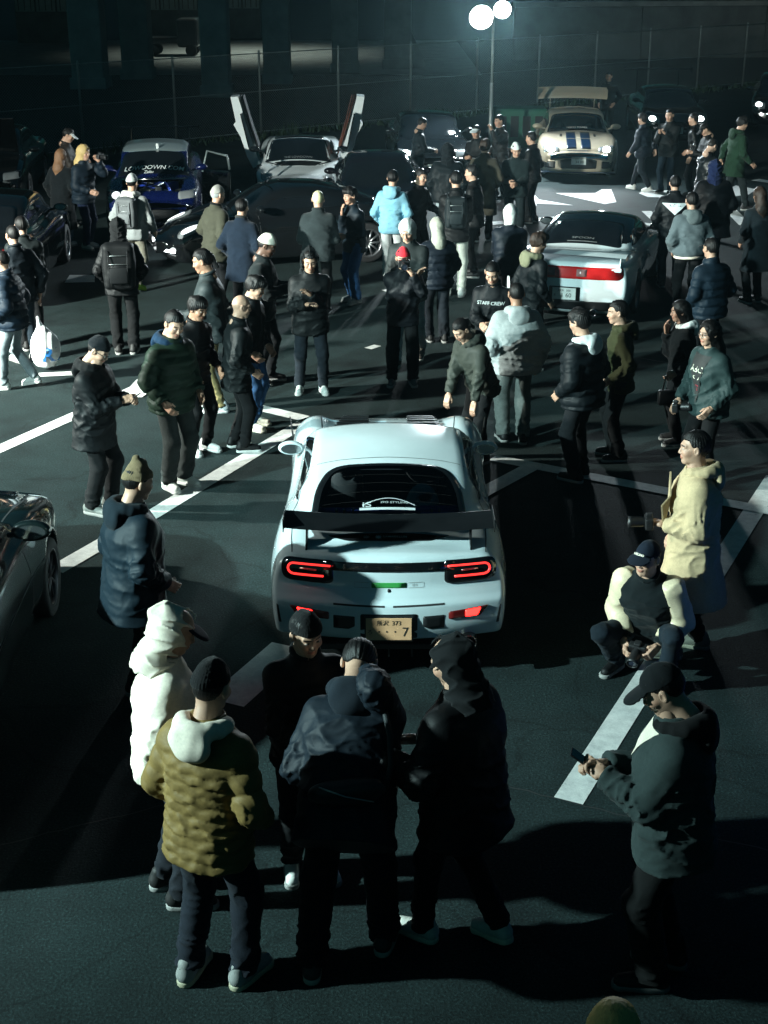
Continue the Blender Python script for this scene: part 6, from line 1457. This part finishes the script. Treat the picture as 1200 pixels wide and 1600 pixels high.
patch_on(p, 'shirt_print', 'ABC', 0.09, 0.0, 0.36, (0.6, 0.62, 0.5), False); patch_on(p, 'shirt_print', 'oo', 0.08, 0.0, 0.28, (0.6, 0.62, 0.5), False); patch_on(p, 'shirt_print', 'Y', 0.12, 0.0, 0.17, (0.55, 0.03, 0.06), False)
camera_at(p['grips'][1][0], Vector((0.9, -0.3, 0.1)), 'black camera hanging from the hand beside the teal bomber jacket')
def glasses(p, face):
    base = (Matrix.Rotation(R(face), 4, 'Z') @ Matrix.Translation(-p['pos'])) @ p['HM']; m = MB()
    for sg in (-1, 1):
        m.tube([(sg * 0.031 + 0.022 * math.cos(a), 0.103 - 0.01 * abs(math.cos(a)) * (1 if sg * math.cos(a) > 0 else 0), 0.006 + 0.018 * math.sin(a)) for a in np.linspace(0, 2 * math.pi, 13)], 0.0022, 5, False); m.tube([(sg * 0.053, 0.094, 0.010), (sg * 0.082, 0.0, 0.010)], 0.0022, 5)
    m.tube([(-0.009, 0.106, 0.010), (0.009, 0.106, 0.010)], 0.0022, 5); m.build('glasses', plain('glasses_metal', (.25, .26, .26), .25, .9), p['root'], True, matrix=base)
glasses(p, -118)
p = person('person in a dark coat and white scarf with long dark hair looking left', foot=(1040, 692), head=(1068, 470), face=-92, hair='long', hair_col=HB, top=(0.010, 0.018, 0.022), top_kind='wool', style='coat', hem=-0.22, arms=('pocket', 'chin'), trousers=BK, hood=(0.72, 0.74, 0.72))
carry_bag(p, 0, 'small dark handbag hanging beside the person with the white scarf', BK, (0.22, 0.10, 0.16))
person('person in an olive hooded jacket looking left next to the black puffer', foot=(948, 716), head=(970, 470), face=-86, hair='short', top=(0.055, 0.060, 0.022), top_kind='cotton', hood=(0.075, 0.080, 0.035), arms=('pocket', 'pocket'), trousers=BK, baggy=1.1)
person('person in a black puffer jacket with a pale hood lying on the collar', foot=(908, 748), head=(906, 486), face=-50, hair='messy', top=(0.012, 0.020, 0.026), top_kind='nylon', style='puffer', bulk=1.05, hood=(0.62, 0.66, 0.66), arms=('pocket', 'pocket'), head_pitch=14, trousers=(0.016, 0.022, 0.028), shoe=BK, sole=(.3, .32, .32), baggy=1.15)
person('heavily built person in a pale grey hooded sweatshirt seen from behind', foot=(802, 690), head=(808, 444), face=-8, hair='crop', top=(0.30, 0.33, 0.33), top_kind='cotton', style='hoodie', bulk=1.42, hem=-0.13, hood=(0.32, 0.35, 0.35), arms=('down', 'down'), trousers=(0.10, 0.115, 0.11), baggy=1.25, shoe=BK, skin=SK2)
p = person('person in an olive grey jacket bending to touch the white coupe', head=(722, 488), H=1.62, face=-128, hair='pony', hair_col=HB, lean=24, head_pitch=20, top=(0.075, 0.085, 0.070), top_kind='nylon', hood=(0.065, 0.072, 0.06), arms=((-0.22, 0.34, -0.02), (0.10, 0.42, 0.04)), bulk=1.08, trousers=BK)
p = person('person in a lettered dark jacket looking down by the grey sweatshirt', head=(770, 408), H=1.72, face=-165, hair='crop', top=(0.012, 0.016, 0.02), arms=('phone_low', 'phone_low'), head_pitch=28, trousers=BK)
patch_on(p, 'chest_lettering', 'STAFF CREW', 0.055, 0.0, 0.36, (0.5, 0.55, 0.55), False)
person('person in a dark jacket with khaki hood looking towards the white mid-engined coupe', head=(843, 363), H=1.72, face=62, hair='messy', hair_col=HBR, top=(0.012, 0.018, 0.022), hood=(0.16, 0.16, 0.10), arms=('pocket', 'pocket'), head_pitch=12)
person('person with a silver bob in a navy jacket seen from behind', head=(798, 320), H=1.70, face=6, hair='bob', hair_col=SIL, top=(0.012, 0.02, 0.032), bulk=1.15, arms=('phone_low', 'phone_low'))
# --- centre
p = person('person in a red beanie holding a camera to the face', foot=(640, 600), head=(627, 386), face=178, hat='beanie', hat_col=(0.75, 0.03, 0.045), hair='short', top=(0.014, 0.018, 0.024), arms=('film', (-0.16, 0.22, 0.54)), head_pitch=6, trousers=BK, shoe=(0.10, 0.11, 0.11), sole=(0.30, 0.31, 0.30), baggy=1.2, stance=0.13, bulk=1.1)
p['cam'] = camera_at(p['head'] + p['fw'] * 0.16 + Vector((0.0, 0, -0.02)), p['fw'], 'black camera raised by the person in the red beanie')
p = person('person with silver hair over the face looking at a phone, in pale jeans', foot=(632, 566), head=(638, 326), face=-165, hair='bob', hair_col=SIL, lean=6, top=(0.045, 0.055, 0.055), arms=('phone', 'phone'), head_pitch=26, trousers=(0.50, 0.53, 0.54), stride=0.55, shoe=(0.14, 0.12, 0.10), sole=(0.55, 0.55, 0.5), bulk=1.1, stance=0.09)
smartphone(p, 'phone in the hands of the person with silver hair over the face', 1)
p = person('person with long ash blond hair in a dark puffer seen from behind', foot=(692, 534), head=(680, 342), face=-18, hair='long', hair_col=(0.34, 0.34, 0.28), top=(0.014, 0.022, 0.035), style='puffer', bulk=0.95, arms=('pocket', 'pocket'), trousers=(0.016, 0.022, 0.03), baggy=1.2)
p = person('person with a black backpack and pale khaki trousers seen from behind', foot=(716, 462), head=(712, 268), face=2, hair='short', top=BK, arms=('phone_low', 'phone_low'), trousers=(0.34, 0.36, 0.32), baggy=1.05, shoe=WS)
tag(backpack(p, '', (0.02, 0.03, 0.034)), 'black backpack worn above pale khaki trousers', 'backpack')
person('person in black facing left beside the black backpack', foot=(748, 432), head=(735, 258), face=-70, hair='short', top=BK, arms=('hold', 'hold'), trousers=BK)
person('person in a light blue hooded sweatshirt seen from behind', head=(614, 266), H=1.74, face=14, hair='short', top=(0.16, 0.36, 0.46), top_kind='cotton', style='hoodie', hood=(0.18, 0.38, 0.48), arms=('pocket', 'pocket'), trousers=(0.40, 0.42, 0.42), shoe=WS)
person('person in black reaching an arm out towards the backpack', head=(658, 264), H=1.72, face=128, hair='short', top=BK, arms=((-0.30, 0.30, 0.12), 'down'), trousers=(0.016, 0.02, 0.025), head_pitch=10)
person('large person in a dark hooded top seen from behind near the lit headlights', head=(700, 224), H=1.80, face=4, hat='hood', hat_col=(0.012, 0.02, 0.026), hair=None, top=(0.012, 0.022, 0.028), style='hoodie', bulk=1.35, arms=('pocket', 'pocket'), trousers=(0.3, 0.36, 0.38))
person('person in a long olive brown coat seen from behind', head=(758, 218), H=1.78, face=8, hair='messy', hair_col=HBR, top=(0.085, 0.080, 0.060), top_kind='wool', style='coat', hem=-0.45, arms=('pocket', 'pocket'), trousers=BK)
p = person('person in a white beanie handling a phone in front of the silver coupe', foot=(815, 372), head=(803, 222), face=-168, hat='beanie', hat_col=(0.66, 0.72, 0.70), hair='short', top=(0.016, 0.032, 0.034), top_kind='cotton', bulk=1.2, arms=('phone_low', 'phone_low'), head_pitch=20, head_yaw=-20, trousers=(0.018, 0.032, 0.036), baggy=1.3)
smartphone(p, 'phone held by the person in white beanie before the silver coupe', 1)
person('person in a white cap half hidden behind the long olive brown coat', head=(744, 196), H=1.70, face=-150, hat='cap', hat_col=(0.6, 0.66, 0.68), hair='short', top=BK, arms=('phone', 'phone'))
person('person with a dark head next to the floodlight pole', head=(780, 180), H=1.70, face=-120, hair='short', top=(0.03, 0.03, 0.03), arms=('film', 'pocket'))
p = person('person in a dark jacket looking down beside the black car with lit headlights', head=(660, 184), H=1.66, face=78, hair='short', top=(0.012, 0.022, 0.030), arms=('phone_low', 'phone_low'), head_pitch=24, trousers=(0.03, 0.04, 0.045))
person('person in black standing at the corner of the silver coupe', head=(830, 206), H=1.70, face=-60, hair='short', top=BK, arms=('hold', 'pocket'))
person('person in dark clothes standing behind the tall silver wing', head=(952, 112), H=1.78, face=-150, hair='crop', top=BK, arms=('pocket', 'pocket'))
# --- centre left
p = person('person in a black hood and mask filming with a phone', foot=(476, 612), head=(487, 388), face=172, hat='hood', hat_col=(0.014, 0.020, 0.023), hair='short', top=(0.014, 0.018, 0.02), bulk=1.15, arms=((0.02, 0.26, 0.36), (0.06, 0.26, 0.24)), head_pitch=18, trousers=(0.016, 0.024, 0.034), shoe=(0.40, 0.44, 0.42), sole=(0.45, 0.46, 0.44), stance=0.14, hem=-0.18)
smartphone(p, 'phone held up by the person in black hood and mask', 1)
person('person with bleached yellow hair in a dark jumper seen from behind', head=(497, 298), H=1.76, face=4, hair='crop', hair_col=(0.62, 0.58, 0.34), top=(0.035, 0.050, 0.054), top_kind='knit', bulk=1.22, arms=('tuck', 'tuck'), trousers=BK)
person('person in blue jeans with a hand at the mouth beside the black coupe', foot=(550, 472), head=(548, 292), face=-128, hair='messy', top=(0.012, 0.024, 0.036), arms=('tuck', 'chin'), trousers=(0.025, 0.075, 0.18), baggy=1.2, shoe=(.2, .22, .22))
person('grey-haired person in an olive field coat by the black coupe\'s bonnet', head=(340, 291), H=1.76, face=52, hat='beanie', hat_col=(0.26, 0.26, 0.24), hair='crop', hair_col=GY, top=(0.085, 0.088, 0.062), top_kind='cotton', bulk=1.18, hem=-0.22, arms=('pocket', 'pocket'), collar=BK)
person('person in a navy coat and scarf beside the olive field coat', head=(378, 310), H=1.74, face=22, hair='short', top=(0.010, 0.022, 0.042), top_kind='wool', style='coat', hem=-0.3, arms=('pocket', 'pocket'), collar=(0.05, 0.055, 0.055))
p = person('person in a cream beanie and dark fleece looking at a phone', head=(417, 366), H=1.82, face=98, hat='beanie', hat_col=(0.68, 0.66, 0.56), hair='crop', skin=SKD, top=(0.022, 0.030, 0.032), top_kind='wool', bulk=1.15, arms=('phone', 'phone'), head_pitch=22)
smartphone(p, 'phone in the hands of the person in the cream beanie', 1)
person('person with a ponytail, grey shell jacket and tan trousers looking left', foot=(350, 640), head=(312, 382), face=-88, hair='pony', hair_col=HB, top=(0.050, 0.065, 0.068), top_kind='nylon', bulk=1.15, arms=('phone_low', 'pocket'), trousers=(0.28, 0.22, 0.10), shoe=(.55, .58, .58), sole=(.6, .6, .58), skin=SK2, head_pitch=14)
person('young person with fluffy black hair, printed black top and blue jeans', foot=(408, 668), head=(396, 430), face=108, hair='messy', top=BK, arms=('pocket', 'pocket'), trousers=(0.03, 0.09, 0.20), shoe=(.55, .54, .46), sole=(.6, .58, .48), head_pitch=20)
person('bald person in a black jacket and trousers looking right', foot=(384, 702), head=(374, 462), face=74, hair=None, top=(0.014, 0.020, 0.022), arms=('down', 'pocket'), trousers=BK, shoe=BK, sole=(.55, .57, .55), bulk=1.1, hem=-0.2, head_pitch=10)
person('person in black standing just behind the green puffer jacket', foot=(322, 706), head=(306, 462), face=125, hair='messy', top=BK, arms=('pocket', 'pocket'), trousers=BK, shoe=(.55, .56, .55), sole=(.6, .6, .58), skin=SK2, head_pitch=16)
person('person in a dark green puffer jacket with a blue hood and grey trousers', foot=(286, 760), head=(270, 482), face=132, hair='short', top=(0.022, 0.048, 0.030), style='puffer', bulk=0.98, hood=(0.010, 0.045, 0.10), arms=('pocket', 'pocket'), trousers=(0.05, 0.058, 0.056), baggy=1.2, shoe=(.60, .62, .58), sole=(.62, .62, .58), head_pitch=24, head_yaw=10, skin=(.50, .30, .21))
p = person('person in a black beanie, glasses and black parka looking at a phone', foot=(150, 798), head=(156, 524), face=108, hat='beanie', hat_col=(0.010, 0.016, 0.022), hair='crop', top=(0.011, 0.015, 0.018), bulk=1.2, hem=-0.24, hood=BK, arms=('phone', 'phone'), head_pitch=30, trousers=BK, shoe=(.12, .13, .12), sole=(.2, .2, .19), baggy=1.15)
glasses(p, 108); smartphone(p, 'phone held by the person in glasses and black parka', 1)
person('person in a brown slouching beanie and navy hooded coat seen from behind', head=(214, 726), H=1.76, face=58, hat='slouch', hat_col=(0.155, 0.115, 0.065), hair='crop', top=(0.010, 0.026, 0.040), style='coat', hem=-0.25, bulk=1.2, hood=(0.010, 0.024, 0.036), arms=('pocket', 'pocket'), head_pitch=14)
# --- left
p = person('person in black with a roll-top rucksack seen from behind', foot=(198, 552), head=(182, 342), face=-6, hat='hood', hat_col=BK, hair=None, top=BK, arms=('pocket', 'pocket'), trousers=BK, baggy=1.15, bulk=1.1)
tag(backpack(p, '', (0.010, 0.012, 0.014), 1.35, -0.24, 0.26), 'large black roll-top rucksack on a person all in black', 'backpack')
p = person('person in a striped beanie and grey hooded sweatshirt walking away in lime shoes', foot=(232, 452), head=(200, 274), face=16, hat='beanie', hat_col=(0.42, 0.46, 0.46), hair='crop', top=(0.24, 0.26, 0.26), top_kind='cotton', style='hoodie', hood=(0.60, 0.60, 0.56), bulk=1.15, arms=('pocket', 'swing'), trousers=(0.20, 0.19, 0.15), shoe=(0.42, 0.62, 0.06), sole=(0.45, 0.65, 0.08), stride=-0.35)
tag(backpack(p, '', (0.10, 0.11, 0.115), 1.05), 'grey and black backpack on the person in the striped beanie', 'backpack')
HMs = p['HM']; 
p = person('person with long brown hair in an ankle-length black coat with a white handbag', foot=(104, 384), head=(93, 234), face=24, hair='long', hair_col=(0.16, 0.085, 0.045), top=(0.010, 0.016, 0.020), top_kind='wool', style='coat', hem=-0.60, arms=('down', 'pocket'), trousers=(0.10, 0.16, 0.22), shoe=WS)
carry_bag(p, 0, 'small white handbag held beside the ankle-length black coat', (0.68, 0.70, 0.68), (0.22, 0.09, 0.17))
p = person('person with blond hair in a navy puffer raising a camera', foot=(152, 388), head=(127, 226), face=118, hair='long', hair_col=(0.46, 0.33, 0.14), top=(0.014, 0.028, 0.045), style='puffer', bulk=0.92, arms=('film', 'hold'), trousers=(0.016, 0.03, 0.08), shoe=WS)
camera_at(p['grips'][0][0] + Vector((0.06, 0, 0.02)), p['fw'], 'compact camera raised by the person with blond hair')
person('person in a white cap and dark jacket behind the blond hair', head=(106, 200), H=1.80, face=92, hat='cap', hat_col=(0.68, 0.70, 0.68), hair='short', top=(0.05, 0.04, 0.035), bulk=1.15, arms=('phone', 'phone'), head_pitch=25)
person('person in a dark shell jacket standing behind the black hatchback', head=(32, 338), H=1.74, face=-20, hair='short', hat='cap', hat_col=BK, top=(0.022, 0.030, 0.032), arms=('phone_low', 'phone_low'), trousers=BK, bulk=1.1)
p = person('person in a navy padded jacket and torn pale jeans at the edge', foot=(22, 606), head=(2, 392), face=-84, hair='crop', top=(0.012, 0.028, 0.050), style='puffer', bulk=0.98, arms=('pocket', 'down'), trousers=(0.22, 0.26, 0.28), shoe=(.60, .62, .60), sole=(.6, .6, .58), stride=-0.35)
p = person('person in a dark jacket carrying a white shop bag', head=(18, 352), H=1.74, face=-40, hair='crop', top=(0.014, 0.022, 0.03), arms=('down', (0.24, -0.05, -0.05)), trousers=(0.02, 0.035, 0.05), shoe=WS, bulk=1.1)
def shop_bag(px, py, label):
    g = at_z(px, py, 0.28); o = empty('shop_bag', g); tag(o, label, 'bag')
    def f(P):
        d = ellip(P, (0, 0, 0), (0.19, 0.12, 0.26)); d = smin(d, limb(P, (0, 0, 0.2), (-0.06, 0, 0.40), 0.05, 0.012), 0.10)
        return smax(d, -0.24 - P[:, 2], 0.03) + 0.012 * wob(P * np.array((1.6, 1.6, .5), np.float32), 26, 4)
    v, q = surfnet(f, (-.26, -.2, -.3), (.26, .2, .46), 0.012, 1)
    sh = link('sack', mesh_from('sack', v, q, True, [plain('white_plastic_film', (0.72, 0.75, 0.76), 0.4)]), o)
    bv = BVHTree.FromPolygons([tuple(map(float, a)) for a in v], [tuple(map(int, a)) for a in q]); me = text_mesh('RI', 0.24, 'bag_lettering', 0.0, 0.12, 0.008)
    for k in me.vertices:
        h = bv.ray_cast(Vector((k.co.x + 0.08, -2, k.co.y - 0.06)), Vector((0, 1, 0))); k.co = (h[0] + Vector((0, -0.006, 0))) if h[0] is not None else Vector((k.co.x + .08, 0.0, k.co.y - .06))
    me.materials.clear(); me.materials.append(plain('blue_print', (0.01, 0.12, 0.34), 0.5)); link('bag_lettering', me, sh)
shop_bag(70, 545, 'white plastic shop bag with blue lettering hanging at knee height')
# --- upper right
p = person('person in a grey hooded sweatshirt with a white hem seen from behind', head=(1082, 300), H=1.76, face=-6, hair='short', top=(0.085, 0.11, 0.12), top_kind='cotton', style='hoodie', bulk=1.2, hem=-0.06, hood=(0.10, 0.125, 0.13), arms=('pocket', 'pocket'), trousers=BK)
T1 = p['T']; MB().tube([T1(0.200 * math.sin(a), 0.165 * math.cos(a), -0.065) for a in np.linspace(0, 2 * math.pi, 25)], 0.022, 8, False).build('shirt_hem', fabric(WT, 'cotton'), p['root'], True)
p = person('person in a black racing jacket with a white triangle across the shoulders', head=(1056, 274), H=1.72, face=4, hair='short', top=(0.010, 0.014, 0.018), arms=('pocket', 'pocket'), trousers=(0.02, 0.05, 0.08), bulk=1.12)
patch_on(p, 'white_triangle', '', 0, 0, 0, (0.66, 0.74, 0.76), True, tri=((-0.20, 0.42), (0.20, 0.42), (0.0, 0.24)))
patch_on(p, 'back_lettering', 'RACING', 0.05, 0.0, 0.385, (0.05, 0.06, 0.07), True)
person('tall person in a black coat and blue hood seen from behind', head=(1118, 250), H=1.84, face=2, hat='hood', hat_col=(0.010, 0.022, 0.085), hair=None, top=(0.010, 0.013, 0.017), style='coat', hem=-0.3, bulk=1.3, arms=('pocket', 'pocket'))
person('person in a navy puffer and black cap with a small white mark', head=(1112, 372), H=1.72, face=-26, hat='cap', hat_col=BK, hair='short', top=(0.012, 0.030, 0.050), style='puffer', bulk=0.95, arms=('pocket', 'pocket'))
person('person with long brown hair in a dark knee-length coat at the right edge', head=(1188, 292), H=1.70, face=-18, hair='long', hair_col=HBR, top=(0.014, 0.026, 0.034), style='coat', hem=-0.42, top_kind='wool', arms=('pocket', 'pocket'))
person('person with cropped hair in a black leather jacket looking down', head=(1114, 216), H=1.76, face=58, hair='crop', hair_col=(.03, .025, .02), top=(0.012, 0.018, 0.022), top_kind='leather', arms=('phone_low', 'phone_low'), head_pitch=34, skin=(.55, .36, .27))
p = person('person in a dark jacket and jeans filming with a phone near the wide-winged car', foot=(1040, 302), head=(1046, 170), face=-148, hair='short', top=(0.018, 0.024, 0.026), arms=((-0.02, 0.30, 0.38), (0.10, 0.28, 0.38)), trousers=(0.02, 0.04, 0.06), bulk=1.12)
smartphone(p, 'phone held up near the wide-winged black car', 1)
person('person in a dark puffer striding in white sneakers past the silver coupe', foot=(988, 298), head=(1008, 178), face=-52, hair='messy', top=(0.012, 0.022, 0.036), style='puffer', bulk=0.95, arms=('swing', 'swingb'), trousers=(0.014, 0.022, 0.03), stride=0.55, shoe=WS, sole=WS)
person('person in a black leather jacket standing in profile behind the man looking down', head=(1084, 177), H=1.72, face=-72, hair='short', top=BK, top_kind='leather', arms=('down', 'pocket'))
person('person in a dark cap bending over beside the leather jackets', head=(1102, 192), H=1.68, face=-100, hair='short', hat='cap', hat_col=BK, top=(0.02, 0.022, 0.024), head_pitch=35, arms=('phone', 'phone'))
person('person in a green hooded coat walking to the right', foot=(1150, 328), head=(1160, 182), face=78, hair='messy', top=(0.022, 0.065, 0.036), top_kind='cotton', bulk=1.15, hem=-0.28, hood=(0.022, 0.06, 0.034), arms=('swingb', 'swing'), trousers=(0.02, 0.03, 0.032), stride=0.5, head_pitch=12)
# ------------------------------------------------------------------ added haze volume, stands in for lens glow round the floodlights
hz = MB().box((0, 45, 5.0), (220, 140, 13.0)); HZ_D = 0.00032
hm, hn, hb = _nodes('lens_glow_haze'); hn.nodes.remove(hb); pv = hn.nodes.new('ShaderNodeVolumePrincipled')
pv.inputs['Color'].default_value = (0.55, 0.92, 1.0, 1); pv.inputs['Density'].default_value = HZ_D; pv.inputs['Anisotropy'].default_value = 0.8
hn.links.new(pv.outputs[0], hn.nodes['Material Output'].inputs['Volume'])
tag(hz.build('haze', hm), kind='stuff')
